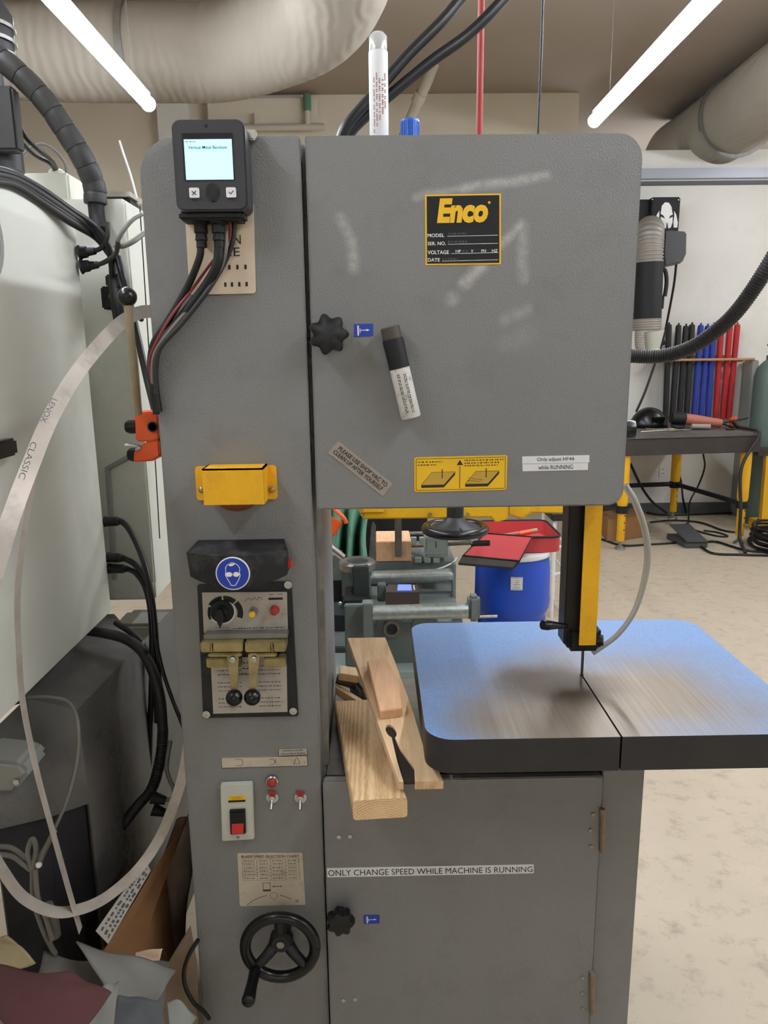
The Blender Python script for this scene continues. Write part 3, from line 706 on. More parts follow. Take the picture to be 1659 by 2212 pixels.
s.printed(lambda mm, o: [s.line(mm, [(0, .02), (1, .02), (1, .98), (0, .98), (0, .02)], .0008, o), s.words(mm, .15, .3, .85, .0022, o, rg), s.words(mm, .08, .72, .95, .0022, o, rg)], 'ink_brown', pl, o=.0011)
# switch plate
s = Sheet([(478, 1688), (547, 1685), (551, 1806), (482, 1810)], 0); sp = tag(s.plate('switch_plate', 'cream_plastic', saw, .012, r=.004, bevel=.002), 'cream switch plate with red rocker')
s3 = Sheet([s.p(.24, .20, .0122), s.p(.77, .20, .0122), s.p(.77, .31, .0122), s.p(.24, .31, .0122)]); s3.plate('switch_label', 'sign_yellow', sp, .0005)
s3.printed(lambda mm, o: [mm.poly([s3.p(0, .68, o), s3.p(1, .68, o), s3.p(1, 1, o), s3.p(0, 1, o)]), s3.words(mm, .2, .2, .8, .0014, o, rg), s3.words(mm, .2, .45, .8, .0014, o, rg)], 'ink_black', sp, 'label_print', .0008)
s3 = Sheet([s.p(.28, .43, .0122), s.p(.76, .43, .0122), s.p(.76, .86, .0122), s.p(.28, .86, .0122)]); s3.plate('switch_frame', 'matt_black', sp, .004, r=.002)
s4 = Sheet([s3.p(.12, .08, .004), s3.p(.88, .08, .004), s3.p(.88, .5, .001), s3.p(.12, .5, .001)]); s4.plate('rocker_off', 'black_plastic', sp, .002)
s4 = Sheet([s3.p(.12, .5, .001), s3.p(.88, .5, .001), s3.p(.88, .92, .007), s3.p(.12, .92, .007)]); s4.plate('rocker_on', 'red_plastic', sp, .002)
M().lathe(s.p(.5, .94, .012), s.n, [(.0035, 0), (.003, .0015), (0, .002)], 10).build('screw', 'steel', sp)
# pilot lamp and toggles
q = A(588, 1688, -.006); M().lathe(V((q.x, 0, q.z)), (0, -1, 0), [(.0125, 0), (.0125, .008), (.0105, .010)], 22).build('pilot_bezel', 'bright_steel', saw)
M().lathe(V((q.x, 0, q.z)), (0, -1, 0), [(.0103, .008), (.0095, .013), (.006, .017), (0, .019)], 20).build('pilot_lamp', 'dark_red', saw, smooth=80)
for px in (588, 649):
    q = A(px, 1724, -.004); tgl = M().lathe(V((q.x, 0, q.z)), (0, -1, 0), [(.0125, 0), (.0125, .0025), (.0075, .003), (.007, .010), (.004, .011)], 18).build('toggle_switch', 'bright_steel', saw)
    M().tube([V((q.x, -.010, q.z)), V((q.x, -.026, q.z - .012))], [.0025, .0036], 10).build('toggle_lever', 'bright_steel', saw)
    M().box((q.x - .0085, -.0035, q.z + .006), (q.x + .0085, -.0027, q.z + .015)).build('toggle_tag', 'switch_red_label', saw)
# speed chart
s = Sheet([(513, 1843), (653, 1842), (660, 1954), (518, 1957)], 0); pl = tag(s.plate('speed_chart', 'plate_ivory', saw, .0008, r=.003), 'ivory speed chart plate')
s.text('BLADE SPEED SELECTION CHART', (.06, .035, .95, .085), 'ink_brown', pl, o=.0011, bold=.01)
def f(mm, o):
    for v_ in (.11, .17, .235, .30, .365, .43, .51): s.line(mm, [(.07, v_), (.94, v_)], .0004, o)
    for u in (.07, .29, .50, .73, .94): s.line(mm, [(u, .11), (u, .51)], .0005, o)
    for i, v_ in enumerate((.14, .20, .27, .335, .40, .47)):
        for u0, u1 in ((.09, .26), (.33, .46), (.53, .70), (.77, .90)): s.words(mm, u0, v_, u1, .0022, o, rg)
    s.line(mm, [(.11, .98), (.20, .90), (.30, .84), (.42, .80)], .0011, o); s.line(mm, [(.62, .80), (.70, .83), (.79, .88)], .0011, o)
    s.line(mm, [(.85, .89), (.90, .95)], .0009, o); s.line(mm, [(.90, .89), (.85, .95)], .0009, o)
    s.line(mm, [(.525 + .055 * math.cos(a * .3927), .81 + .065 * math.sin(a * .3927)) for a in range(17)], .0007, o)
    s.line(mm, [(.37, .56), (.48, .56), (.48, .72), (.37, .72), (.37, .56)], .0009, o); s.line(mm, [(.37, .70), (.48, .70)], .003, o); s.words(mm, .51, .63, .66, .003, o, rg)
s.printed(f, 'ink_brown', pl, o=.0011)
# handwheel with crank
hc = A(606, 2041, -.052); R = .071
hw = tag(M().lathe((hc.x, -.004, hc.z), (0, -1, 0), [(.017, 0), (.017, .03)], 20).build('handwheel', 'dark_paint', saw), 'black three-spoke handwheel with crank handle')
mm = M(); mm.tube([V((hc.x + R * math.cos(a * math.pi / 24), -.058, hc.z + R * math.sin(a * math.pi / 24))) for a in range(49)], .0115, 14, caps=False); bmesh.ops.remove_doubles(mm.bm, verts=mm.bm.verts, dist=.0005); mm.build('rim', 'black_plastic', hw, smooth=80)
for a in (90, 222, 318):
    d = V((math.cos(math.radians(a)), 0, math.sin(math.radians(a)))); M().tube([V((hc.x, -.035, hc.z)) + d * .012, V((hc.x, -.05, hc.z)) + d * .04, V((hc.x, -.057, hc.z)) + d * (R - .003)], [.014, .011, .010], 10, 4).build('spoke', 'dark_paint', hw, smooth=80)
M().lathe((hc.x, -.03, hc.z), (0, -1, 0), [(.024, 0), (.024, .016), (.018, .022), (.009, .022), (.009, .02), (0, .02)], 24).build('hub', 'dark_paint', hw)
M().lathe((hc.x, -.05, hc.z), (0, -1, 0), [(.008, 0), (.008, .0035), (0, .0035)], 16).build('shaft_end', 'steel', hw)
q = A(650, 2012, -.058); 
hq = V((hc.x - R * .72, -.062, hc.z - R * .62)); he = hq + V((-.004, -.078, -.008)); M().tube([hq, hq.lerp(he, .15), hq.lerp(he, .5), hq.lerp(he, .92), he], [.009, .0118, .0112, .0135, .010], 16, 4).build('crank_grip', 'black_plastic', hw, smooth=80)

# guide post and blade
gx0, gx1 = A(1222, 1240, .09).x, A(1258, 1240, .09).x
M().box((gx0, .085, A(1240, 1392, .085).z), (gx1 + .006, .135, 1.42)).build('guide_post', mat('post_dark', '#2c2723', .45, .3, var=.2, vscale=30), saw, bevel=.002)
ya = .066; g0, g1 = A(1250, 1393, ya), A(1286, 1393, ya)
mm = M(); mm.box((g0.x, ya - .003, g0.z), (g1.x, ya, 1.42)); mm.box((g1.x - .003, ya, g0.z), (g1.x, ya + .045, 1.42))
tag(mm.build('blade_guard', 'guard_yellow', saw), 'yellow sheet-metal blade guard')
gb = A(1258, 1378, .1)
mm = M(); mm.box((gb.x - .036, .075, gb.z - .022), (gb.x + .033, .14, gb.z + .03)); mm.build('guide_block', 'matt_black', saw, bevel=.008)
M().lathe(A(1290, 1383, .085), (1, -.4, .1), [(.012, -.012), (.012, .012)], 8).build('guide_nut', 'dark_paint', saw)
q0, q1 = A(1224, 1352, .08), A(1172, 1350, .055); M().tube([q0, q0.lerp(q1, .3), q0.lerp(q1, .8), q1], [.005, .0065, .0105, .0095], 14, 4).build('guide_lever', 'black_plastic', saw, smooth=80)
BX, BY = .429, .103
M().box((BX - .0011, BY - .006, .80), (BX + .0011, BY + .006, 1.36)).build('saw_blade', 'dark_paint', saw)

# table: blue paint worn to bare metal around the blade
def table_mat():
    m = bpy.data.materials.new('table_blue_worn'); m.use_nodes = True; nt = m.node_tree; b = nt.nodes['Principled BSDF']; L = nt.links.new
    tc = N(nt, 'ShaderNodeTexCoord'); P = tc.outputs['Object']
    def ell(cx, cy, sx, sy):
        mp = N(nt, 'ShaderNodeVectorMath', operation='SUBTRACT'); mp.inputs[1].default_value = (cx, cy, .95); L(P, mp.inputs[0])
        sc = N(nt, 'ShaderNodeVectorMath', operation='MULTIPLY'); sc.inputs[1].default_value = (1 / sx, 1 / sy, 0); L(mp.outputs[0], sc.inputs[0])
        ln = N(nt, 'ShaderNodeVectorMath', operation='LENGTH'); L(sc.outputs[0], ln.inputs[0]); return ln.outputs['Value']
    nz = N(nt, 'ShaderNodeTexNoise'); nz.inputs['Scale'].default_value = 7; nz.inputs['Detail'].default_value = 8; L(P, nz.inputs['Vector'])
    def mask(v, lo, hi):
        ad = N(nt, 'ShaderNodeMath', operation='MULTIPLY_ADD'); ad.inputs[1].default_value = .9; L(nz.outputs['Fac'], ad.inputs[0]); L(v, ad.inputs[2])
        mr = N(nt, 'ShaderNodeMapRange', interpolation_type='SMOOTHSTEP'); mr.inputs[1].default_value = lo; mr.inputs[2].default_value = hi; mr.inputs[3].default_value = 1; mr.inputs[4].default_value = 0; L(ad.outputs[0], mr.inputs[0]); return mr.outputs[0]
    w1 = mask(ell(.46, .0, .29, .24), .75, 1.95)          # broad wear
    w2 = mask(ell(.36, .06, .12, .10), .9, 1.9)            # greasy spot left of the blade
    w3 = mask(ell(.32, -.10, .17, .13), 1.0, 1.8)
    st = N(nt, 'ShaderNodeTexNoise'); st.inputs['Scale'].default_value = 1; st.inputs['Detail'].default_value = 5
    mp = N(nt, 'ShaderNodeMapping'); mp.inputs['Scale'].default_value = (160, 4, 1); L(P, mp.inputs['Vector']); L(mp.outputs[0], st.inputs['Vector'])
    sp = N(nt, 'ShaderNodeTexNoise'); sp.inputs['Scale'].default_value = 350; L(P, sp.inputs['Vector'])
    def mix(fac, a, bcol):
        mx = N(nt, 'ShaderNodeMix', data_type='RGBA')
        if isinstance(fac, float): mx.inputs[0].default_value = fac
        else: L(fac, mx.inputs[0])
        for i, v in ((6, a), (7, bcol)):
            if isinstance(v, tuple): mx.inputs[i].default_value = v
            else: L(v, mx.inputs[i])
        return mx.outputs[2]
    blue = mix(sp.outputs['Fac'], lin('#4f78b2'), lin('#8fa9cc'))
    metal = mix(st.outputs['Fac'], lin('#73675a'), lin('#a19483'))
    c = mix(w1, blue, metal); c = mix(w3, c, mix(st.outputs['Fac'], lin('#75695c'), lin('#978b7d')))
    c = mix(w2, c, lin('#574b3f'))
    L(c, b.inputs['Base Color']); mm_ = N(nt, 'ShaderNodeMath', operation='MULTIPLY'); mm_.inputs[1].default_value = .6; L(w1, mm_.inputs[0]); L(mm_.outputs[0], b.inputs['Metallic'])
    b.inputs['Roughness'].default_value = .42
    bp = N(nt, 'ShaderNodeBump'); bp.inputs['Strength'].default_value = .15; bp.inputs['Distance'].default_value = .001; L(st.outputs['Fac'], bp.inputs['Height']); L(bp.outputs['Normal'], b.inputs['Normal'])
    MATS['table_blue'] = m
table_mat()
TX0, TX1, TY0, TY1 = .083, .793, -.155, .425
pts = rrect(TX0, TY0, TX1, TY1, (.05, .05, .055, .045), 8)
out = []
for i, p in enumerate(pts):
    out.append(p)
    q = pts[(i + 1) % len(pts)]
    if abs(p[1] - TY0) < 1e-6 and abs(q[1] - TY0) < 1e-6 and p[0] < BX < q[0]: out += [(BX - .0018, TY0), (BX - .0018, BY + .004), (BX + .0018, BY + .004), (BX + .0018, TY0)]
mm = M(); mm.extr([V((x, y, .884)) for x, y in out], (0, 0, .066), mi_side=1)
for f_ in mm.bm.faces:
    if f_.material_index == 0 and f_.calc_center_median().z < .9: f_.material_index = 1
tb = tag(mm.build('worktable', ['table_blue', mat('table_edge', '#2f2d2c', .5, var=.12, vscale=12)], saw, smooth=35), 'blue worktable with worn metal centre')
M().lathe((BX, BY, .949), (0, 0, 1), [(.0045, 0), (.0045, .0018)], 14).build('blade_insert', 'dark_paint', tb)
mm = M(); mm.box((.30, .02, .772), (.44, .36, .884)); mm.box((.22, .1, .86), (.6, .3, .884)); mm.build('trunnion', 'dark_paint', saw)
# coolant / air tube
M().tube([A(1350, 1048, .06), A(1372, 1085, .06), A(1394, 1150, .07), A(1398, 1220, .08), A(1375, 1310, .085), A(1335, 1370, .09), A(1280, 1411, .095)], [.0068, .0068, .0068, .0068, .0055, .0055, .0055], 12, 8).build('air_tube', 'hose_clear', saw, smooth=80)
M().lathe(A(1357, 928, .12), (1, -.1, 0), [(.018, -.02), (.02, .0), (.018, .012), (0, .014)], 16).build('tracking_knob', 'black_plastic', saw)
# inner throat strip
M().box((-.1185, .0365, .79), (-.1045, .05, 1.335)).build('throat_strip', 'worn_steel', saw, bevel=.002)
# ================================================================ THINGS ON THE BANDSAW
# metal tag plate behind the terminal
s = Sheet([(399, 440), (548, 436), (553, 634), (410, 637)], 0, off=.0005)
tp = s.plate('tag_plate', mat('plate_cream', '#d9c6ab', .4, .25, var=.06, vscale=20), None, .002, r=.006); tag(tp, 'cream metal plate with slots and stamped letters below the terminal', 'metal plate')
for u0, v0 in ((.60, .68), (.72, .68), (.84, .68), (.53, .87), (.63, .87), (.74, .87), (.85, .87)): s.printed(lambda mm, o: mm.poly([s.p(u0, v0, o), s.p(u0 + .035, v0, o), s.p(u0 + .035, v0 + .05, o), s.p(u0, v0 + .05, o)]), 'ink_brown', tp, 'slot', .0026)

s.text('N', (.70, .355, .80, .455), 'ink_brown', tp, o=.0026); s.text('KE', (.54, .49, .78, .585), 'ink_brown', tp, o=.0026)
# access terminal
t = thing('access_terminal', 'dark grey wall terminal with a lit screen on the bandsaw column', 'terminal', (A(455, 360, 0).x, -.03, A(455, 360, 0).z))
TF = -.062
c = [A(369, 258, TF), A(529, 256, TF), A(534, 452, TF), A(381, 460, TF)]
x0, x1 = (c[0].x + c[3].x) / 2, (c[1].x + c[2].x) / 2; z1, z0 = (c[0].z + c[1].z) / 2, (c[2].z + c[3].z) / 2
slab(rrect(x0, z0, x1, z1, .014, 6), TF, -.004).build('terminal_body', 'terminal_grey', t, bevel=.003)
s = Sheet([V((x0, TF, z1)), V((x1, TF, z1)), V((x1, TF, z0)), V((x0, TF, z0))])
def sub(s, u0, v0, u1, v1, o=0): return Sheet([s.p(u0, v0, o), s.p(u1, v0, o), s.p(u1, v1, o), s.p(u0, v1, o)])
b_ = sub(s, .14, .15, .83, .66, .0004); b_.plate('screen_bezel', 'black_plastic', t, .0006)
b_ = sub(s, .165, .218, .82, .655, .0011); sc_ = b_.plate('screen', 'screen_light', t, .0004); b_.text('Vertical Metal Bandsaw', (.08, .16, .90, .24), 'ink_black', t, o=.001, bold=.012)
b_.text('Bandsaw A2', (.02, .045, .24, .085), 'ink_grey', t, o=.001) if False else b_.printed(lambda mm, o: b_.words(mm, .02, .06, .24, .0016, o, random.Random(4)), 'ink_black', t, 'screen_print', .001)
for u in (.20, .71):
    b_ = sub(s, u, .745, u + .135, .855, .0004); b_.plate('button', 'label_white', t, .0035, r=.002)
    if u < .5: b_.printed(lambda mm, o: [b_.line(mm, [(.28, .35), (.72, .72)], .0013, o), b_.line(mm, [(.72, .32), (.32, .74)], .0013, o)], 'ink_black', t, 'button_mark', .0042)
    else: b_.printed(lambda mm, o: b_.line(mm, [(.28, .45), (.48, .68), (.78, .32)], .0013, o), 'ink_black', t, 'button_mark', .0042)
b_ = sub(s, .42, .71, .62, .90, .0004)
def f(mm, o):
    for k in range(5):
        r = .12 + .09 * k; b_.line(mm, [(.5 + r * math.cos(a * math.pi / 10), .45 + r * 1.1 * math.sin(a * math.pi / 10)) for a in range(21)], .0011, o)
    b_.line(mm, [(.45, .92), (.5, 1.0), (.62, .93)], .0015, o)
b_.printed(f, 'ink_black', t, 'reader_emblem', .0004)
s.printed(lambda mm, o: disc(mm, s.p(.48, .075, o), s.n, .003, 16), 'ink_black', t, 'sensor_hole', .0004)
# cable glands under the terminal
for px, Y in ((432, -.03), (470, -.035)):
    a, b2 = A(px, 455, Y), A(px + 4, 535, Y); M().tube([a, a.lerp(b2, .35), a.lerp(b2, .4), a.lerp(b2, .6), a.lerp(b2, .62), a.lerp(b2, .8), a.lerp(b2, .82), b2], [.016, .015, .011, .0115, .009, .0105, .0085, .009], 14).build('cable_gland', 'matt_black', t, smooth=50)
a, b2 = A(385, 462, -.03), A(535, 462, -.03); M().box((a.x + .006, -.055, z0 - .012), (b2.x - .004, -.006, z0 + .002)).build('terminal_foot', 'matt_black', t, bevel=.004)
M().box((x1 - .01, -.02, z1 - .02), (x1 + .012, -.0025, z1 - .004)).build('side_clip', 'bright_steel', t, bevel=.002)
# its cables, running down to the left edge of the column
term = t
def cab(px, r, m, label, n=8, seg=9):
    o = cable([A(x, y, min(Y, -(r + .004))) for x, y, Y in px], r, 'terminal_cable', m, None, parent=term, seg=seg, n=n); o['label'] = label
cab([(434, 530, -.03), (430, 560, -.03), (405, 620, -.02), (365, 690, -.016), (333, 740, -.014), (325, 790, -.012), (330, 840, -.008), (338, 895, -.006)], .0062, 'rubber', 'leftmost black cable drooping from the terminal to the column edge')
cab([(474, 530, -.035), (468, 575, -.035), (440, 625, -.025), (385, 695, -.018), (342, 748, -.016), (332, 795, -.014), (334, 840, -.010), (341, 890, -.008)], .0085, 'rubber', 'thick black cable drooping from the middle of the terminal')
cab([(489, 500, -.032), (487, 545, -.034), (470, 590, -.022), (425, 648, -.020), (375, 705, -.030), (338, 755, -.028), (329, 800, -.020), (335, 860, -.016)], .0035, 'cable_grey', 'thin grey cable in the bundle under the terminal')
cab([(496, 470, -.030), (494, 520, -.024), (455, 570, -.02), (415, 625, -.02), (372, 680, -.03), (338, 738, -.03), (323, 782, -.02), (328, 830, -.018)], .0024, 'cable_red', 'thin red wire in the bundle under the terminal')
cab([(508, 468, -.022), (503, 520, -.02), (484, 570, -.018), (447, 630, -.034), (392, 700, -.032), (346, 752, -.03), (336, 800, -.024), (338, 850, -.02)], .0042, 'rubber_grey', 'dark grey rightmost cable in the bundle under the terminal')

# marker stuck slantwise on the door
a, b2 = A(842, 706, -.020), A(888, 902, -.020); d = (b2 - a)
t = thing('marker_tube', 'fat black and white marker stuck slantwise on the grey door', 'marker', tuple(a))
M().tube([a + d * .44, b2 - d * .01, b2], [.0178, .0178, .0165], 22).build('marker_body', mat('worn_white', '#d9d7d0', .5, var=.05, vscale=40, dirt='#6f655c', dirt_amt=.9, dscale=70), t)
M().tube([a + d * .13, a + d * .16, a + d * .40, a + d * .45], [.0182, .0188, .0180, .0184], 22).build('marker_grip', 'matt_black', t)
M().tube([a, a + d * .01, a + d * .14], [.0155, .0170, .0172], 22).build('marker_cap', mat('cap_brown', '#4a443a', .6), t)
s = Sheet([a + d * .5 + V((-.010, -.0145, 0)), b2 + V((-.010, -.0145, 0)), b2 + V((.010, -.0145, .002)), a + d * .5 + V((.010, -.0145, .002))])
s.printed(lambda mm, o: [s.words(mm, .04, .14 + .14 * k, .9, .0019, o, random.Random(k)) for k in range(6)], 'ink_brown', t, 'label_print', .003)

# things standing on top of the saw
ztop = ZT
q = A(819, 290, .08); q1 = A(818, 72, .08)
t = thing('compound_tube', 'upright white tube with red print standing on top of the bandsaw', 'tube', (q.x, .08, 1.965)); r = .0168
M().lathe((q.x, .08, 1.966), (0, 0, 1), [(r - .001, 0), (r, .004), (r, q1.z - 1.966 - .03)], 24).build('tube_body', 'label_white', t, smooth=50)
M().lathe((q.x, .08, q1.z - .0298), (0, 0, 1), [(r - .001, 0), (r - .001, .024), (r - .006, .03), (0, .031)], 24).build('tube_cap', 'tube_clear', t, smooth=50)
def f(mm, o):
    rr = random.Random(9)
    for k in range(5):
        ang = math.radians(-122 + 17 * k); zz = 2.0 + .01 * k
        while zz < q1.z - .075:
            L_ = rr.uniform(.004, .014); w_ = .0021 if k < 3 else .003
            for j in range(max(1, int(L_ / .003))):
                z_ = zz + j * .003; ps = [V((q.x + (r + .0004) * math.cos(ang + da), .08 + (r + .0004) * math.sin(ang + da), z_ + dz)) for da, dz in ((0, 0), (w_ / r, 0), (w_ / r * rr.uniform(.6, 1), .0019), (0, .0019))]; mm.poly(ps)
            zz += L_ + .002
mm = M(); f(mm, 0); mm.build('red_print', 'ink_red', t, smooth=0)
q = A(886, 290, .1); t = thing('bottle_cap', 'short round blue cap on top of the bandsaw', 'cap', (q.x, .1, 1.965)); zc = A(886, 262, .1).z
M().lathe((q.x, .1, 1.966), (0, 0, 1), [(.0165, 0), (.0165, zc - 1.966), (.0155, zc - 1.966 + .002), (0, zc - 1.966 + .002)], 24).build('cap_body', 'cap_blue', t)
mm = M()
for k in range(24): mm.box((-.0006, .0162, 1.972), (.0006, .0172, zc - .002)); [setattr(v, 'co', Matrix.Rotation(k * math.pi / 12, 3, 'Z') @ v.co + V((q.x, .1, 0))) for v in list(mm.bm.verts)[-8:]]
mm.build('cap_ribs', 'cap_blue', t)
q = A(725, 290, .12); o = M().lathe((q.x, .12, 1.966), (0, 0, 1), [(.010, 0), (.010, .016), (.0075, .018), (.009, .026), (.006, .034), (0, .036)], 10).build('air_fitting', 'brass', None); tag(o, 'small brass fitting at the foot of the black cables', 'fitting')
def up(px, last, r, name, m, label):
    P = [A(x, y, Y) for x, y, Y in px]; d_ = P[-1] - P[-2]; k_ = (CEIL - P[-1].z) / d_.z; P += [P[-1] + d_ * k_ * .33, P[-1] + d_ * k_ * .66, P[-1] + d_ * k_]; o = M().tube(P, r, 10, 8).build(name, m, None, smooth=80); tag(o, label, 'cable'); return o
up([(737, 300, .14), (752, 268, .14), (800, 212, .15), (880, 120, .17), (950, 50, .19), (1000, -10, .21), (1120, -170, .25)], (.9, .5, CEIL), .0105, 'power_cable', 'rubber', 'upper black cable slanting up from the top of the bandsaw')
up([(747, 305, .16), (765, 275, .16), (830, 215, .17), (930, 133, .19), (1010, 75, .21), (1090, -5, .23), (1250, -190, .3)], (1.2, .6, CEIL), .0105, 'power_cable', 'rubber', 'lower black cable slanting up from the top of the bandsaw')
q = A(1035, 290, .3); o = M().tube([(q.x, .3, 1.966), (q.x + .001, .3, 2.6), (q.x, .3, CEIL)], .0068, 10, 6).build('air_hose', 'hose_red', None, smooth=80); tag(o, 'thin red hose hanging straight down from the ceiling to the saw', 'hose')
q = A(1161, 290, .3); o = M().tube([(q.x, .3, 1.966), (q.x + .003, .3, 2.3), (q.x, .3, 2.7), (q.x, .3, CEIL)], .0026, 8, 6).build('hanging_wire', 'rubber', None, smooth=80); tag(o, 'thin black wire hanging straight down right of the red hose', 'wire')

# ---------------------------------------------------------------- scrap wood on the lower cabinet
ZC = .784
# two-by-four with its end grain towards the viewer
e = [Az(763, 1772, ZC), Az(880, 1765, ZC)]
ux = (e[1] - e[0]); ux.z = 0; wd = ux.length; ux.normalize(); uy = V((-ux.y, ux.x, 0)); uy = (Matrix.Rotation(math.radians(4), 3, 'Z') @ uy); uz = V((0, 0, 1))
mm = M(); mm.extr([e[0] + ux * x + uz * z for x, z in rrect(0, 0, wd, .040, .006, 3)], uy * .40)
o = mm.build('timber_offcut', 'pine', None, smooth=35); tag(o, 'pine two-by-four with its ringed end grain jutting over the lower door', 'wood')
top2 = ZC + .041
# notched push board lying slantwise over it
n0, n1 = A(862, 1700, -.125), A(958, 1676, -.125); n0.z = n1.z = (n0.z + n1.z) / 2
f0, f1 = A(751, 1381, .27), A(832, 1374, .27); zz = (f0.z + f1.z) / 2; f0.z = f1.z = zz
def bd(u, v): return n0.lerp(n1, u).lerp(f0.lerp(f1, u), v)
bn = (n1 - n0).cross(f0 - n0).normalized(); bn = bn if bn.z > 0 else -bn
out = [(0, 0), (.02, .0)]
out = [(0, .0), (.10, .0), (.16, .10), (.02, .20)] if False else None
notch = [(.0, .0), (.07, .035), (.30, .06), (.12, .24), (.18, .275), (.22, .325), (.17, .375), (.07, .375), (.0, .345)]
hole = [(.24 + .12 * math.cos(math.radians(a)), .30 + .042 * math.sin(math.radians(a))) for a in range(250, -71, -20)]
outl = [(1, 0), (.98, .07), (.84, .15), (.95, .45), (1.0, .8), (1, 1), (0, 1), (0, 0), (.10, 0.0), (.13, .12)] + hole + [(.30, .19), (.46, .075), (.36, .0)]
mm = M(); mm.extr([bd(u, v) for u, v in outl], -bn * .021); o = mm.build('push_board', 'pine_pale', None, smooth=30); tag(o, 'notched pine board leaning on the two-by-four beside the blue table', 'wood')
rec = M().extr([bd(u, v) - bn * .006 for u, v in [(.08, .01), (.11, .12)] + [(.24 + .13 * math.cos(math.radians(a)), .30 + .046 * math.sin(math.radians(a))) for a in range(250, -71, -20)] + [(.32, .19), (.48, .075), (.38, .01)]], -bn * .006).build('charred_recess', 'ink_brown', o)  # thin dark plate added just below the keyhole slot
# block screwed on the board
bl = [(.33, .30), (.92, .36), (.93, .55), (1.0 - .12, .66), (.86, .83), (.42, .83)]
bl = [(.36, .44), (.86, .47), (.92, .66), (.93, .86), (.44, .85)]
q0 = [A(821, 1536, .06), A(869, 1530, .06), A(860, 1470, .13), A(833, 1420, .2), A(793, 1426, .2)]
def onb(x, y, h):
    d = ray(x, y); p0 = bd(0, 0) + bn * h; t_ = (p0 - CAM).dot(bn) / d.dot(bn); return CAM + d * t_
H_ = .024
pts = [onb(820, 1536, H_), onb(869, 1530, H_), onb(861, 1470, H_), onb(834, 1420, H_), onb(793, 1427, H_)]
o = M().extr(pts, -bn * (H_ - .0005)).build('wood_block', 'pine_block', None, smooth=30, bevel=.0015); tag(o, 'pinkish wooden block lying on the notched board', 'wood')
# bits behind
o = M().tube([A(727, 1467, .36), A(750, 1473, .36), A(780, 1484, .35)], .0125, 12).build('steel_rod', 'rust', None); tag(o, 'short rusty rod poking out left of the wooden boards', 'rod')
q = A(754, 1456, .34); o = M().obox(q, (.05, .05, .018), Matrix.Rotation(.2, 3, 'Y')).build('wood_chip', 'pine_pale', None, bevel=.002); tag(o, 'small pale wood scrap behind the rusty rod', 'wood')
o = M().extr([A(724, 1484, .30), A(800, 1530, .25), A(800, 1552, .25), A(724, 1499, .30)], (.0, .02, 0)).build('wood_strip', 'pine', None); tag(o, 'narrow wood strip slanting under the rusty rod', 'wood')
o = M().obox(V((A(755, 1545, .33).x + .06, .36, .773 + .031)), (.10, .10, .06), Matrix.Rotation(.3, 3, 'Z')).build('vise_casting', 'cast_grey', None, bevel=.008); tag(o, 'dark iron casting lying behind the two-by-four', 'iron part')
# ================================================================ THE PALE MACHINE ON THE LEFT
X0 = -.70                                   # plane of its right-hand side
mach = thing('machine_tool', 'large pale grey machine tool standing left of the bandsaw', 'machine', (-1.0, .3, 0))
def sidepoly(px, X=X0): return [Ax(x, y, X) for x, y in px]
cF = Ax(243, 1322, X0); cT = Ax(166, 486, X0); YF = (cF.y + cT.y) / 2; ZB = Ax(150, 1418, X0).z
zt_far = cT.z; yn = -.45
# long side housing, receding: side plane X0, far end at YF
mm = M(); mm.extr([V((X0, yn, ZB)), V((X0, YF, ZB)), V((X0, YF, zt_far)), V((X0, Ax(38, 405, X0).y, Ax(38, 405, X0).z)), V((X0, yn, Ax(0, 388, X0).z + .05))], (-.5, 0, 0))
mm.build('side_housing', 'machine_white', mach, bevel=.012)
# access door panel at the near end
q0, q1 = Ax(37, 1300, X0 + .006), Ax(0, 1300, X0 + .006)
M().box((X0, yn + .02, ZB + .03), (X0 + .006, q0.y, 1.62)).build('access_panel', 'machine_white', mach, bevel=.002)
q = Ax(12, 968, X0 + .02); M().box((X0 + .004, q.y - .06, q.z - .016), (X0 + .03, q.y + .028, q.z + .016)).build('latch', 'black_plastic', mach, bevel=.005)
q = Ax(2, 520, X0 + .01); M().lathe(V((X0 + .001, q.y - .085, q.z)), (1, 0, 0), [(.085, 0), (.09, .008), (.085, .014), (.072, .014), (.068, .004), (0, .004)], 28).build('round_port', 'machine_grey', mach)
# rear column with stepped front faces
YB = .62
xb0, xb1 = A(176, 900, YB).x, A(336, 1280, YB).x
zb = A(335, 1296, YB).z; zt2 = A(285, 428, YB).z
M().box((xb0 - .3, YB, zb), (xb1, YB + .6, zt2)).build('rear_column', 'machine_white', mach, bevel=.006)
xs = A(300, 800, YB - .012).x
M().box((xs, YB - .014, zb + .05), (xb1 - .004, YB - .001, zt2 - .01)).build('column_cover', 'machine_white', mach, bevel=.004)
M().tube([A(302, 445, YB - .016), A(322, 760, YB - .016), A(345, 1163, YB - .016)], .0016, 6).build('cover_seam', 'gap_black', mach)
for x, y in ((306, 690), (312, 800)): M().lathe(A(x, y, YB - .015), (0, -1, 0), [(.006, 0), (.006, .006), (0, .008)], 10).build('cover_screw', 'dark_paint', mach)
a, b_ = A(232, 1010, YB - .002), A(282, 985, YB - .002)
M().tube([A(283, 985, YB - .005), A(232, 1012, YB - .005), A(238, 1100, YB - .005), A(247, 1250, YB - .005)], .008, 8).build('panel_bead', 'machine_grey', mach)
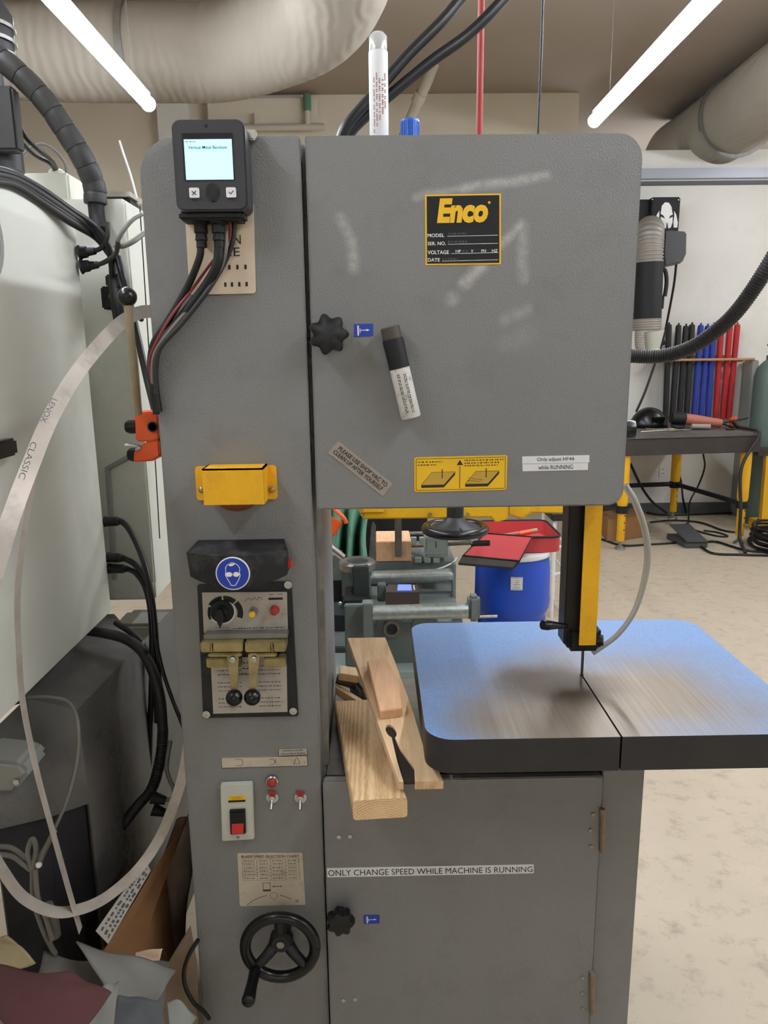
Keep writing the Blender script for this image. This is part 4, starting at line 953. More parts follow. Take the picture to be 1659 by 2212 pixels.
# upper box behind
q0, q1 = A(60, 480, .75), A(146, 372, .75); M().box((q0.x - .2, .75, q0.z - .25), (q1.x, 1.2, q1.z)).build('upper_box', 'machine_white', mach, bevel=.006)
q = A(122, 366, .8); M().lathe((q.x, .8, A(146, 372, .75).z), (0, 0, 1), [(.02, 0), (.02, .014), (.014, .018), (0, .018)], 14).build('cap_nut', 'cream_plastic', mach)
q0, q1 = A(226, 530, .70), A(279, 426, .70); M().box((q0.x - .02, .70, q0.z), (q1.x, .78, q1.z)).build('black_cover', 'matt_black', mach, bevel=.004)
M().box((q0.x - .02, .69, q1.z), (q1.x + .006, .79, q1.z + .012)).build('cover_lid', 'plate_silver', mach)
# sloped cast base below
L1, L2, L3, L4 = Az(165, 1535, .90), Az(302, 1392, .90), Az(247, 1330, .90), Az(57, 1512, .90)
L0 = Az(-40, 1600, .90)
K1, K2 = Ax(303, 1515, -.61), Ax(190, 1735, -.612); K3 = Ax(105, 1766, -.66); K4 = Ax(-10, 1793, -.72)
R1 = V((L2.x + .02, L2.y + .35, .9)); RK = V((K1.x + .01, R1.y, K1.z + .02))
mm = M(); P = lambda p: mm.bm.verts.new(p)
v = {n: P(p) for n, p in dict(L0=L0, L1=L1, L2=L2, L3=L3, L4=L4, K1=K1, K2=K2, K3=K3, K4=K4, R1=R1, RK=RK).items()}
for f_ in (('L4', 'L1', 'L2', 'L3'), ('L1', 'K2', 'K1', 'L2'), ('L4', 'K3', 'K2', 'L1'), ('L0', 'K4', 'K3', 'L4'), ('L2', 'K1', 'RK', 'R1')): mm.face([v[i] for i in f_])
dn = lambda p, z, dx=0, dy=0: P(V((p.x + dx, p.y + dy, z)))
# lower right flank
d1, d2, d3 = dn(K2, 0, -.01, .02), dn(K1, 0, .02, .02), dn(RK, 0, .02, 0)
mm.face([v['K2'], d1, d2, v['K1']]); mm.face([v['K1'], d2, d3, v['RK']])
L5 = P(V((L3.x - .5, L3.y, .9))); L6 = P(V((L0.x - .2, L0.y, .9)))
mm.face([v['L4'], v['L3'], L5, L6]); 
mm.build('cast_base', 'cast_grey', mach, smooth=25, solid=.01)
mm = M(); a, b_, c_ = K2 + V((-.008, .012, -.004)), K3 + V((-.01, .012, -.004)), K4 + V((-.01, .012, -.004))
mm.poly([a, b_, V((b_.x, b_.y, 0)), V((a.x - .01, a.y + .02, 0))]); mm.poly([b_, c_, V((c_.x, c_.y, 0)), V((b_.x, b_.y, 0))]); mm.build('black_plinth', 'plinth_black', mach, smooth=0, solid=.006)
mm = M(); mm.extr([A(x, y, -.08) for x, y in ((-60, 1640), (40, 1650), (63, 1672), (30, 1712), (-60, 1718))], (0, .09, 0)); mm.build('corner_cover', 'machine_grey', mach, bevel=.008)
o = M().lathe(A(36, 1688, -.081), (0, -1, 0), [(.006, 0), (.006, .003), (0, .004)], 10).build('cover_screw', 'bright_steel', mach)
# lower rear pieces beside the column foot
q = A(290, 1380, .8); M().obox(q + V((.02, .05, -.02)), (.16, .12, .14)).build('foot_bracket', 'machine_grey', mach, bevel=.01)
q = A(350, 1420, .9); M().obox(q + V((0, .1, -.18)), (.30, .2, .55)).build('rear_foot', 'cast_grey', mach, bevel=.006)
# motor head at the very left top
q = A(12, 230, .6)
mm = M(); mm.lathe((q.x - .03, .6, A(10, 370, .6).z), (0, 0, 1), [(.055, 0), (.055, .10), (.03, .11), (.03, .22), (.06, .24), (.065, .34), (.05, .37), (0, .38)], 20); mm.build('drive_motor', 'dark_paint', mach, smooth=45)
for zz in (.25, .28, .31): M().lathe((q.x - .03, .6, A(10, 370, .6).z), (0, 0, 1), [(.068, zz), (.068, zz + .008)], 20).build('motor_ring', 'worn_steel', mach)
M().box((q.x - .02, .53, A(10, 330, .55).z), (q.x + .05, .57, A(10, 190, .55).z)).build('motor_bracket', 'rubber_grey', mach, bevel=.006)
# ball lever and its tan rod
lv = thing('ball_lever', 'tan rod with a shiny black ball knob left of the bandsaw', 'lever', tuple(A(295, 880, .02)))
M().tube([A(276, 655, -.01), A(282, 720, -.005), A(297, 884, .03), A(299, 893, .035)], .0072, 12).build('lever_rod', 'rod_tan', lv)
M().ball(A(275, 641, -.01), .0165, 24, 14).build('ball_knob', 'black_plastic', lv, smooth=80)
# limit switch box
ls = thing('limit_switch', 'small black switch box on the pale machine behind the ball knob', 'switch', tuple(A(245, 640, YB - .03)))
q0, q1 = A(220, 668, YB - .06), A(262, 618, YB - .06); M().box((q0.x, YB - .06, q0.z), (q1.x, YB - .001, q1.z)).build('switch_body', 'matt_black', ls, bevel=.004)
q0, q1 = A(228, 620, YB - .05), A(258, 592, YB - .05); M().box((q0.x, YB - .05, q0.z + .001), (q1.x, YB - .001, q1.z)).build('switch_cap', 'rubber_grey', ls, bevel=.004)
M().lathe(A(241, 640, YB - .061), (0, -1, 0), [(.008, 0), (.006, .004), (0, .005)], 12).build('switch_button', 'cable_grey', ls)
# orange lock-out block at the column edge
ob = thing('orange_clamp', 'orange plastic clamp block fixed at the left edge of the bandsaw column', 'clamp', tuple(A(318, 990, .06)))
def opx(px, Y0, Y1, name, m): return M().extr([A(x, y, Y0) for x, y in px], (0, Y1 - Y0, 0)).build(name, m, ob, bevel=.003)
opx([(290, 892), (341, 889), (344, 948), (322, 955), (293, 954)], .05, .12, 'upper_jaw', 'orange_plastic')
opx([(289, 973), (312, 957), (343, 950), (346, 985), (330, 996), (288, 999)], .05, .12, 'lower_jaw', 'orange_plastic')
M().lathe(A(330, 922, .049), (0, -1, 0), [(.010, 0), (.010, .002), (.0075, .002), (.0075, .0), (0, .0)], 16).build('bolt_ring', 'dark_paint', ob)
for x, y in ((278, 922), (283, 982)): M().lathe(A(x + 10, y, .08), (-1, 0, 0), [(.013, -.006), (.013, .008), (.010, .014), (0, .015)], 8).build('clamp_bolt', 'matt_black', ob)
M().tube([A(270, 962, .05), A(295, 963, .05), A(303, 968, .05), A(293, 972, .05)], .0028, 8, 4).build('spring_wire', 'bright_steel', ob)

# cables over the pale machine
def bend(px, r, m, label, name='cable', n=8, seg=9, parent=None):
    if parent is not None:
        o = cable([A(*p) for p in px], r, name, m, None, parent=parent, n=n, seg=seg); o['label'] = label; return o
    return cable([A(*p) for p in px], r, name, m, label, n=n, seg=seg)
for k, (dy, rr, lab) in enumerate(((0, .0085, 'topmost'), (11, .0095, 'second'), (20, .0085, 'third'), (28, .0095, 'lowest'))):
    bend([(-30, 362 + dy, .1), (30, 378 + dy * .8, .2), (90, 410 + dy, .32), (150, 452 + dy * .9, .42), (205, 490 + dy * .7, .48 + .01 * k), (232, 530 + dy * .4, .50 + .014 * k), (242 + 3 * k, 575, .52 + .014 * k), (244 + 4 * k, 640, .545 - .02 * k), (252 + 5 * k, 690, .545 - .02 * k)], rr, 'rubber_grey' if k % 2 else 'rubber', lab + ' black cable of the bundle draped over the pale machine', 'machine_cable', parent=mach)
bend([(248, 535, .50), (262, 505, .49), (285, 476, .50), (306, 463, .52)], .0052, 'cable_grey', 'grey cable stub branching up right from the bundle', 'machine_cable', parent=mach)
bend([(250, 530, .47), (266, 531, .46), (288, 521, .46), (310, 504, .50)], .0062, 'cable_grey', 'grey cable stub branching right below the other stub', 'machine_cable', parent=mach)
bend([(254, 555, .52), (266, 600, .50), (283, 665, .50), (300, 740, .48), (318, 820, .42), (336, 890, .30)], .0085, 'rubber', 'black cable running down behind the ball knob to the orange clamp', 'machine_cable', parent=mach)
bend([(24, 225, .6), (32, 250, .6), (55, 295, .62), (85, 325, .66), (110, 345, .72), (122, 366, .79)], .006, 'rubber', 'upper thin cable from the dark motor to the pale box', 'machine_cable', parent=mach)
bend([(22, 235, .6), (28, 270, .6), (45, 305, .62), (75, 335, .68), (105, 352, .74), (119, 369, .79)], .005, 'rubber', 'lower thin cable from the dark motor to the pale box', 'machine_cable', parent=mach)
bend([(34, 364, .7), (60, 325, .72), (90, 312, .74), (118, 325, .76), (140, 352, .78), (144, 372, .79)], .004, 'cable_grey', 'grey cable arching over the pale box', 'machine_cable', parent=mach)
bend([(258, 304, .66), (268, 335, .66), (283, 380, .66), (296, 428, .66)], .0026, 'label_white', 'thin pale wire standing up left of the bandsaw corner', 'wire')
# segmented conduit
cp_ = [A(*p) for p in ((-30, 105, .55), (30, 150, .55), (95, 215, .56), (140, 280, .57), (180, 345, .58), (203, 400, .60), (206, 440, .60))]
t = M().tube([A(206, 432, .60), A(210, 470, .60), A(218, 500, .585)], .019, 14, 4).build('conduit', 'matt_black', mach); t['label'] = 'thick dark segmented conduit'
PP = crom(cp_, 10)
for i in range(0, len(PP) - 6, 6):
    seg = PP[i:i + 7]; M().tube([seg[0]] + seg[1:], [.0250, .0268, .0272, .0272, .0272, .0272, .0264], 16).build('conduit_segment', 'rubber_grey', t, smooth=50)
# plugs on the side
for k, (x, y, x2, y2) in enumerate(((172, 546, 206, 542), (176, 576, 212, 572))):
    p0, p1 = A(x, y, .50), A(x2, y2, .50); t = M().tube([p0, p0.lerp(p1, .1), p0.lerp(p1, .45), p0.lerp(p1, .5), p1], [.018, .014, .013, .010, .008], 14).build('cable_plug', 'matt_black', mach)
    M().tube([p1, A(x2 + 14, y2 - 8, .5), A(x2 + 26, y2 - 30, .49), A(x2 + 26, y2 - 62, .49)] if k == 0 else [p1, A(x2 + 18, y2 - 8, .47), A(x2 + 38, y2 - 24, .46), A(x2 + 43, y2 - 50, .45)], .0055, 8, 6).build('plug_cord', 'rubber_grey', t, smooth=80)
for k, (x, y, x2, y2, lab) in enumerate(((226, 1127, 262, 1126, 'highest'), (232, 1204, 268, 1206, 'middle'), (234, 1228, 276, 1229, 'lowest'))):
    p0, p1 = A(x, y, .52), A(x2, y2, .52); t = M().tube([p0, p0.lerp(p1, .2), p0.lerp(p1, .8), p0.lerp(p1, .82), p1], [.014, .012, .0115, .009, .008], 12).build('cable_plug', 'matt_black', mach)
    pth = ([(278, 1142, .50), (300, 1185, .46), (318, 1240, .40), (330, 1310, .36), (338, 1400, .34), (346, 1500, .33)], [(290, 1218, .50), (312, 1245, .47), (328, 1300, .43), (334, 1370, .41), (336, 1440, .40)], [(296, 1240, .49), (316, 1275, .46), (327, 1340, .45), (328, 1450, .44), (325, 1560, .43), (322, 1680, .42)])[k]
    M().tube([p1] + [A(*p) for p in pth], .0075, 8, 8).build('plug_cord', 'rubber', t, smooth=80)
bend([(336, 1380, .31), (352, 1450, .28), (372, 1510, .25), (392, 1560, .2), (410, 1610, .2)], .0045, 'rubber', 'thin black cable slanting down behind the column edge', 'machine_cable', parent=mach)
bend([(250, 1345, .52), (285, 1368, .48), (312, 1395, .46), (332, 1440, .45), (338, 1500, .44), (340, 1560, .44)], .008, 'rubber_grey', 'grey cable looping above the thick hose', 'machine_cable', parent=mach)
# thick hose with a ribbed tail
hp = [(185, 1362, .44), (225, 1368, .40), (270, 1380, .36), (305, 1405, .33), (330, 1450, .31), (346, 1510, .29), (352, 1580, .28)]
t = M().tube([A(*p) for p in hp], .0125, 12, 8).build('coolant_hose', 'rubber_grey', mach, smooth=80); t['label'] = 'thick dark hose with ribbed tail'
corr([A(*p) for p in ((352, 1578, .28), (348, 1630, .27), (334, 1690, .26), (318, 1720, .25))], .0125, .08, .006, 'hose_ribbed', 'rubber_grey', t)
M().tube([A(*p) for p in ((319, 1718, .25), (300, 1738, .23), (277, 1768, .21), (265, 1790, .2))], [.0125, .0125, .0125, .008], 12, 6).build('hose_tail', 'rubber_grey', t, smooth=80)
t = thing('hose_coupling', 'dark plug coupling hanging low beside the ribbed hose', 'coupling', tuple(A(345, 1740, .18)))
for x, y, x2, y2 in ((328, 1722, 358, 1730), (330, 1748, 356, 1756)): p0, p1 = A(x, y, .17), A(x2, y2, .17); M().tube([p0, p0.lerp(p1, .5), p1], [.015, .012, .009], 12).build('coupling_body', 'matt_black', t)
M().tube([A(368, 1600, .24), A(360, 1660, .22), A(375, 1705, .18), A(372, 1725, .17), A(352, 1728, .17)], .005, 8, 8).build('coupling_cord', 'cable_grey', t, smooth=80)
bend([(60, 1506, .06), (110, 1506, .05), (150, 1518, .04), (168, 1560, -.02), (168, 1630, -.03), (150, 1710, -.04), (125, 1775, -.05), (85, 1850, -.06), (70, 1880, -.06)], .0035, 'cable_grey', 'thin grey cable hanging in a loop over the dark base')
# knotted grey cord in front of the black plinth
t = thing('tied_cord', 'grey cord tied in a bundle in front of the black plinth', 'cord', tuple(A(75, 1960, -.120)))
for px in ([(0, 1828, -.120), (25, 1832, -.130), (50, 1850, -.140), (66, 1876, -.140)], [(0, 1845, -.130), (28, 1850, -.140), (52, 1868, -.150), (68, 1880, -.145)], [(68, 1876, -.150), (60, 1840, -.150), (70, 1812, -.150), (78, 1835, -.150), (70, 1876, -.150)],
           [(70, 1876, -.140), (72, 1940, -.140), (90, 2000, -.140), (108, 2040, -.130), (120, 2060, -.120)], [(76, 1876, -.145), (82, 1940, -.145), (100, 1985, -.145), (112, 2030, -.135)], [(84, 1866, -.150), (100, 1830, -.150), (118, 1795, -.150)]):
    M().tube([A(*p) for p in px], .0048, 8, 8).build('cord_strand', 'cable_grey', t, smooth=80)
M().ball(A(84, 1868, -.155), .006, 10, 6).build('cord_tie', 'label_white', t)
M().tube([A(100, 1955, -.118), A(112, 1985, -.118), A(118, 2020, -.11)], .012, 10, 4).build('cord_plug', 'cable_grey', t)

# ---------------------------------------------------------------- spare saw blade hanging in big loops
bl = thing('spare_blade', 'long shiny steel band saw blade hanging in loops at the left edge', 'saw blade', tuple(A(170, 2010, -.1)))
def rib(px, hw, name, tilt=0.0, n=10):
    pts = crom([A(x, y, Y) for x, y, Y in px], n); wd = []
    for i, p in enumerate(pts):
        tn = (pts[min(i + 1, len(pts) - 1)] - pts[max(i - 1, 0)]).normalized(); vw = (CAM - p).normalized()
        wv = tn.cross(vw).normalized(); nn = wv.cross(tn)
        ta = tilt if not isinstance(tilt, tuple) else tilt[0] + (tilt[1] - tilt[0]) * i / (len(pts) - 1)
        wd.append(wv * math.cos(ta) + nn * math.sin(ta))
    return M().ribbon(pts, wd, hw).build(name, 'blade_steel', bl, smooth=30)
rib([(330, 672, .10), (300, 676, .08), (262, 697, .04), (215, 745, -.04), (160, 815, -.13), (108, 905, -.22), (68, 1000, -.30), (30, 1100, -.36), (-5, 1210, -.40), (-40, 1330, -.42)], .0118, 'upper_loop')
rib([(96, 945, -.235), (70, 1050, -.24), (50, 1160, -.25), (38, 1280, -.25), (40, 1400, -.24), (50, 1520, -.22), (78, 1660, -.20), (112, 1790, -.17), (148, 1920, -.14), (174, 2010, -.125)], .0085, 'hanging_strand', 1.05)
rib([(-40, 1800, -.22), (5, 1880, -.20), (50, 1938, -.18), (110, 1968, -.16), (165, 1966, -.13), (230, 1938, -.08), (300, 1876, -.02), (350, 1800, .04), (385, 1710, .08), (402, 1640, .10), (412, 1560, .12)], .0118, 'lower_loop', (.75, .35))
for tx, (ax, ay), (bx, by), Y in (('LENOX', (118, 862), (92, 912), -.19), ('CLASSIC', (74, 955), (46, 1035), -.285)):
    p0, p1 = A(ax, ay, Y - .03), A(bx, by, Y - .085); d = (p1 - p0); vw = (CAM - p0).normalized(); wv = d.cross(vw).normalized()
    s = Sheet([p0 - wv * .004, p1 - wv * .004, p1 + wv * .004, p0 + wv * .004])
    s.text(tx, (0, 0, 1, 1), 'ink_grey', bl, 'engraved_lettering', o=.0)

# ---------------------------------------------------------------- scrap heap at the lower left
def onfloor(px, z): return [Az(x, y, z) for x, y in px]
# cardboard box leaning between the machines
cb = thing('cardboard_box', 'flattened brown cardboard box with white tape leaning between the machines', 'box', (A(290, 2080, .15).x, .15, 0))
q = [A(208, 2080, -.10), A(398, 1772, .10), A(350, 1905, .09), A(282, 2095, -.07)]
qn = (q[1] - q[0]).cross(q[3] - q[0]).normalized(); qn = qn if qn.dot(CAM - q[0]) > 0 else -qn
def onq(x, y): d_ = ray(x, y); return CAM + d_ * ((q[0] - CAM).dot(qn) / d_.dot(qn)) + qn * .003
M().extr(q, (0, .05, -.01)).build('box_panel', 'cardboard', cb)
q2 = [q[3], q[2], V((q[2].x + .01, q[2].y + .01, 0.02)), V((q[3].x, q[3].y + .02, 0.02))]; M().extr(q2, (.0, .03, 0)).build('box_side', 'cardboard', cb)
q3 = [q[0], q[3], V((q[3].x, q[3].y + .01, .02)), V((q[0].x, q[0].y + .01, .02))]; M().extr(q3, (.0, .04, 0)).build('box_front', 'cardboard', cb)
s = Sheet([onq(205, 2010), onq(313, 1856), onq(324, 1880), onq(232, 2038)]); tpz = s.plate('packing_tape', mat('tape_worn', '#bdb8ac', .6, var=.12, vscale=60, dirt='#6d675d', dirt_amt=.8, dscale=60), cb, .0008)
s.printed(lambda mm, o: [s.words(mm, .05, v_, .95, .006, o, random.Random(int(v_ * 50))) for v_ in (.25, .55, .8)], 'ink_grey', cb, 'tape_print', .001)
# rolled grey-brown cloth standing behind
o = M().tube([V((A(352, 2090, .19).x, .19, 0.001)), A(360, 2000, .19), A(380, 1880, .19), A(400, 1775, .20)], [.046, .045, .040, .022], 14, 6)
o = o.build('cloth_roll', 'pipe_cloth', None, smooth=80); tag(o, 'grey-brown roll of cloth standing behind the cardboard box', 'cloth roll')
o = M().extr([A(345, 2110, -.03), A(410, 2005, -.03), A(424, 2090, -.03), A(428, 2260, -.03), A(360, 2260, -.03)], (0, .008, 0)).build('paper_scrap', mat('kraft_paper', '#8a7660', .85, var=.12, vscale=20), None); tag(o, 'crumpled brown paper standing against the bandsaw foot', 'paper')
bend([(428, 2030, -.045), (410, 2060, -.05), (398, 2095, -.05), (400, 2130, -.05), (418, 2165, -.045), (440, 2185, -.03), (452, 2200, -.02)], .0045, 'rubber', 'short black cable looping at the foot of the bandsaw column')
# sheets: bent pieces with thickness
def sheet_piece(px, name, m, label, th=.003, amp=.010, seed=0, cat='cloth', zadd=0.0):
    P = [A(x, y, Y) for x, y, Y in px]
    mm = M()
    def fn(u, v_):
        a = P[0].lerp(P[1], u); b2 = P[3].lerp(P[2], u); p = a.lerp(b2, v_)
        return p + V((0, 0, amp * noise.noise(V((u * 2.2 + seed, v_ * 2.2, seed))) + zadd)) + V((0, amp * noise.noise(V((u * 1.7, v_ * 1.7 + seed, 9))), 0))
    mm.grid(fn, 14, 14); o = mm.build(name, m, None, smooth=60, solid=th); tag(o, label, cat); return o
bin_ = M(); 
o = M().box((-.80, -.42, 0), (-.45, -.14, .13)).build('scrap_crate', mat('crate_dark', '#3a342e', .8), None, bevel=.01); tag(o, 'dark crate under the heap of cloth and sheets', 'crate')
sheet_piece([(95, 2052, -.12), (365, 2085, -.06), (350, 2235, -.18), (40, 2225, -.24)], 'felt_sheet', 'felt_grey', 'large grey felt sheet on top of the scrap heap', .003, .02, 1)
sheet_piece([(165, 2034, -.13), (382, 2094, -.07), (338, 2164, -.17), (255, 2170, -.20)], 'rubber_sheet', 'sheet_light', 'creased pale grey rubber sheet on the scrap heap by the bandsaw', .003, .012, 2, 'rubber sheet')
sheet_piece([(-80, 2092, -.27), (150, 2098, -.26), (238, 2152, -.30), (100, 2330, -.42)], 'maroon_cloth', 'cloth_maroon', 'dark maroon cloth at the bottom left corner', .004, .010, 3)
sheet_piece([(-60, 2015, -.18), (14, 2024, -.18), (78, 2078, -.19), (-60, 2130, -.24)], 'leather_scrap', 'leather_tan', 'tan leather scrap at the left edge above the maroon cloth', .004, .008, 4, 'leather')
sheet_piece([(274, 2056, -.04), (351, 2050, -.04), (342, 2086, -.05), (300, 2080, -.055)], 'paper_sheet', 'paper_pink', 'small pinkish paper sheet poking out of the scrap heap', .0015, .004, 5, 'paper')
sheet_piece([(225, 2128, -.25), (258, 2118, -.24), (240, 2260, -.32), (150, 2260, -.34)], 'card_strip', 'sheet_light', 'grey card strip between the maroon cloth and the felt', .002, .006, 6, 'card')
sheet_piece([(256, 2150, -.22), (350, 2160, -.19), (365, 2280, -.27), (215, 2280, -.33)], 'foam_sheet', mat('foam_dark', '#58595b', .9, var=.1, vscale=30), 'dark grey foam sheet at the bottom of the scrap heap', .006, .01, 7, 'foam')
sheet_piece([(360, 2165, -.12), (385, 2158, -.11), (425, 2198, -.11), (372, 2280, -.18)], 'card_sheet', mat('card_pale', '#8f908a', .7), 'pale stiff card at the lower right of the scrap heap', .002, .003, 8, 'card')
# ================================================================ HORIZONTAL BANDSAW SEEN THROUGH THE THROAT
hs = thing('horizontal_bandsaw', 'green-grey horizontal bandsaw with zinc rollers seen through the throat of the saw', 'bandsaw', (.1, 1.9, 0))
def pbox(x0, y0, x1, y1, Y, d, name, m, parent=hs, bevel=.004):
    """box whose front face covers the photo rectangle at depth Y"""
    a = A((x0 + x1) / 2, (y0 + y1) / 2, Y); l = A(x0, (y0 + y1) / 2, Y).x; r = A(x1, (y0 + y1) / 2, Y).x; t_ = A((x0 + x1) / 2, y0, Y).z; b2 = A((x0 + x1) / 2, y1, Y).z
    return M().box((l, Y, b2), (r, Y + d, t_)).build(name, m, parent, bevel=bevel)
Y1 = 1.45
# front stand and cabinet
zf = A(900, 1345, Y1 + .06).z
pbox(800, 1345, 1000, 1440, Y1 + .08, .5, 'front_casting', 'saw_green')
a = A(846, 1356, Y1 + .08); M().lathe(a, (0, -1, 0), [(.030, -.02), (.034, .02), (.024, .02), (.022, .0), (0, .0)], 24).build('bore_ring', 'worn_steel', hs)
M().lathe(a + V((0, -.002, 0)), (0, -1, 0), [(.021, 0), (.021, .003), (0, .003)], 20).build('bore', 'gap_black', hs)
for px in (842, 918): M().lathe(A(px, 1352, Y1 + .1) + V((0, 0, .008)), (0, -1, 0), [(.055, 0), (.055, .025)], 24).build('boss', 'saw_green', hs)
pbox(705, 1395, 1000, 1480, Y1 + .22, .5, 'stand', 'saw_green'); M().box((A(705, 1455, Y1).x, Y1 - .02, A(900, 1485, Y1).z), (A(1010, 1455, Y1).x, Y1 + .2, A(900, 1449, Y1).z)).build('stand_rail', 'jaw_green', hs, bevel=.004)
zst = A(900, 1485, Y1).z
M().box((A(715, 1450, Y1 + .1).x, Y1 + .02, 0), (A(1000, 1450, Y1 + .1).x, Y1 + .55, zst)).build('base_cabinet', 'saw_green', hs, bevel=.01)
# rollers
for (xa, xb, yc, Yr, rp) in ((805, 1010, 1322, Y1, 16.5), (800, 978, 1246, Y1 + .42, 14.5)):
    p0, p1 = A(xa, yc + 2, Yr), A(xb, yc - 4, Yr); r = rp * mpp(900, yc, Yr); M().lathe(p0, p1 - p0, [(r * .55, -.012), (r * .55, 0), (r, 0), (r, (p1 - p0).length), (r * .55, (p1 - p0).length), (r * .55, (p1 - p0).length + .012)], 24).build('roller', 'roller_zinc', hs)
pbox(783, 1305, 806, 1400, Y1 - .03, .06, 'roller_bracket', 'saw_green'); pbox(1012, 1290, 1038, 1345, Y1 - .03, .06, 'roller_bracket', 'saw_green', bevel=.012)
pbox(792, 1232, 802, 1290, Y1 + .39, .05, 'roller_bracket', 'saw_green'); pbox(977, 1220, 985, 1300, Y1 + .39, .05, 'roller_bracket', 'saw_green')
M().tube([A(1012, 1333, Y1 + .1), A(975, 1334, Y1 + .1)], .008, 10).build('stop_rod', 'bright_steel', hs); M().tube([A(1036, 1332, Y1), A(1074, 1331, Y1)], .006, 10).build('clamp_rod', 'bright_steel', hs)
# pillars at the left
pbox(762, 1225, 797, 1305, Y1 + .15, .12, 'pivot_pillar', mat('pillar_dark', '#343b38', .5, var=.1, vscale=10)); pbox(745, 1308, 786, 1440, Y1 + .05, .2, 'pivot_base', 'saw_green'); pbox(742, 1298, 797, 1310, Y1 + .08, .2, 'pivot_flange', 'dark_paint')
a = A(772, 1213, Y1 + .25); M().lathe(a, (0, 0, 1), [(.075, -.03), (.078, -.002), (.07, .006), (.045, .004), (.04, -.02), (0, -.02)], 28).build('swivel_ring', 'worn_steel', hs)
M().tube([A(705, 1175, Y1 + .2), A(725, 1190, Y1 + .2), A(742, 1204, Y1 + .2)], .015, 12).build('chrome_tube', 'bright_steel', hs)
pbox(706, 1200, 738, 1255, Y1 + .5, .1, 'left_casting', 'saw_green'); pbox(738, 1225, 760, 1290, Y1 + .35, .08, 'left_plate', 'saw_green'); pbox(708, 1255, 740, 1380, Y1 + .6, .1, 'motor_case', 'dark_paint'); pbox(704, 1330, 745, 1440, Y1 + .4, .2, 'pump_case', mat('pump_dark', '#31383a', .5))
M().ball(A(735, 1303, Y1 + .06), .008, 10, 8).build('cock_valve', 'bright_steel', hs)
# bed, vise, material
zb = A(880, 1222, Y1 + .62).z
pbox(805, 1214, 984, 1242, Y1 + .58, .40, 'bed', 'saw_green'); pbox(905, 1278, 982, 1302, Y1 + .45, .3, 'lower_bed', 'saw_green'); pbox(912, 1255, 938, 1280, Y1 + .5, .1, 'bed_post', 'saw_green')
q0, q1 = A(813, 1215, Y1 + .60), A(888, 1163, Y1 + .60); M().box((q0.x, Y1 + .585, A(850, 1214, Y1 + .58).z + .001), (q1.x, Y1 + .80, q1.z - .01)).build('wood_packing', 'pine_block', hs, bevel=.003)
pbox(853, 1110, 868, 1204, Y1 + .55, .02, 'upright_stop', 'worn_steel'); M().extr([A(x, y, Y1 + .45) for x, y in ((795, 1222), (802, 1140), (806, 1128), (812, 1140), (812, 1215))], (0, .03, 0)).build('blade_arm', 'worn_steel', hs, bevel=.003)
pbox(919, 1160, 968, 1205, Y1 + .56, .14, 'vise_jaw', 'jaw_green', bevel=.006); pbox(919, 1194, 968, 1198, Y1 + .555, .01, 'jaw_lip', 'roller_zinc', bevel=.001); s = Sheet([(938, 1169), (946, 1169), (946, 1184), (938, 1184)], Y1 + .559); s.printed(lambda mm, o: s.line(mm, [(.45, .05), (.5, .95)], .004, o), 'ink_black', hs, 'jaw_mark', .001)
for k, x in enumerate((905, 925, 944)): pbox(x - 8, 1206, x + 6, 1216, Y1 + .55, .03, 'slide_tooth', 'jaw_green', bevel=.002)
for k, x in enumerate((877, 894, 912)): pbox(x - 6, 1162, x + 6, 1174, Y1 + .85, .03, 'slide_tooth', 'jaw_green', bevel=.002)
M().tube([A(868, 1179, Y1 + .8), A(920, 1178, Y1 + .7)], .009, 10).build('vise_screw', 'worn_steel', hs); M().tube([A(968, 1175, Y1 + .58), A(1022, 1172, Y1 + .42)], .010, 10).build('vise_screw', 'steel', hs); M().tube([A(1018, 1174, Y1 + .43), A(1058, 1173, Y1 + .40)], .013, 12).build('vise_handle', 'matt_black', hs)
pbox(1008, 1160, 1015, 1176, Y1 + .44, .03, 'screw_block', 'roller_zinc', bevel=.003)
M().tube([A(865, 1152, Y1 + .9), A(918, 1151, Y1 + .9)], .009, 10).build('guide_rod', 'bright_steel', hs)
M().tube([A(910, 1236, Y1 + .5), A(950, 1228, Y1 + .5), A(978, 1215, Y1 + .52), A(988, 1204, Y1 + .54)], .0035, 8, 6).build('bowden_cable', 'label_white', hs)
# yellow bow with handwheel
q0, q1 = A(778, 1128, Y1 + .35), A(1100, 1128, Y1 + .35)
mm = M(); mm.extr([A(x, y, Y1 + .35) for x, y in ((775, 1060), (775, 1108), (785, 1122), (950, 1120), (1060, 1118), (1072, 1130), (1098, 1122), (1098, 1060))], (0, .14, 0)); mm.build('saw_bow', 'saw_yellow', hs, bevel=.006)
mm = M(); mm.extr([A(x, y, Y1 + .42) for x, y in ((1098, 1060), (1098, 1112), (1130, 1122), (1150, 1108), (1222, 1110), (1224, 1060))], (0, .12, 0)); mm.build('bow_cover', 'saw_yellow', hs, bevel=.006)
pbox(783, 1085, 830, 1108, Y1 + .34, .01, 'bow_plate', 'guard_yellow')
for x in (783, 929, 1010): M().lathe(A(x, 1111, Y1 + .349), (0, -1, 0), [(.009, 0), (.009, .006), (.005, .006), (0, .004)], 12).build('bow_bolt', 'brass', hs)
wc = A(983, 1142, Y1 + .1); R = .118
mm = M(); mm.tube([wc + V((R * math.cos(a * math.pi / 20), R * math.sin(a * math.pi / 20), 0)) for a in range(41)], .019, 12, caps=False); bmesh.ops.remove_doubles(mm.bm, verts=mm.bm.verts, dist=.0005); hwl = tag(mm.build('feed_handwheel', 'black_plastic', hs, smooth=80), 'black handwheel under the yellow bow')
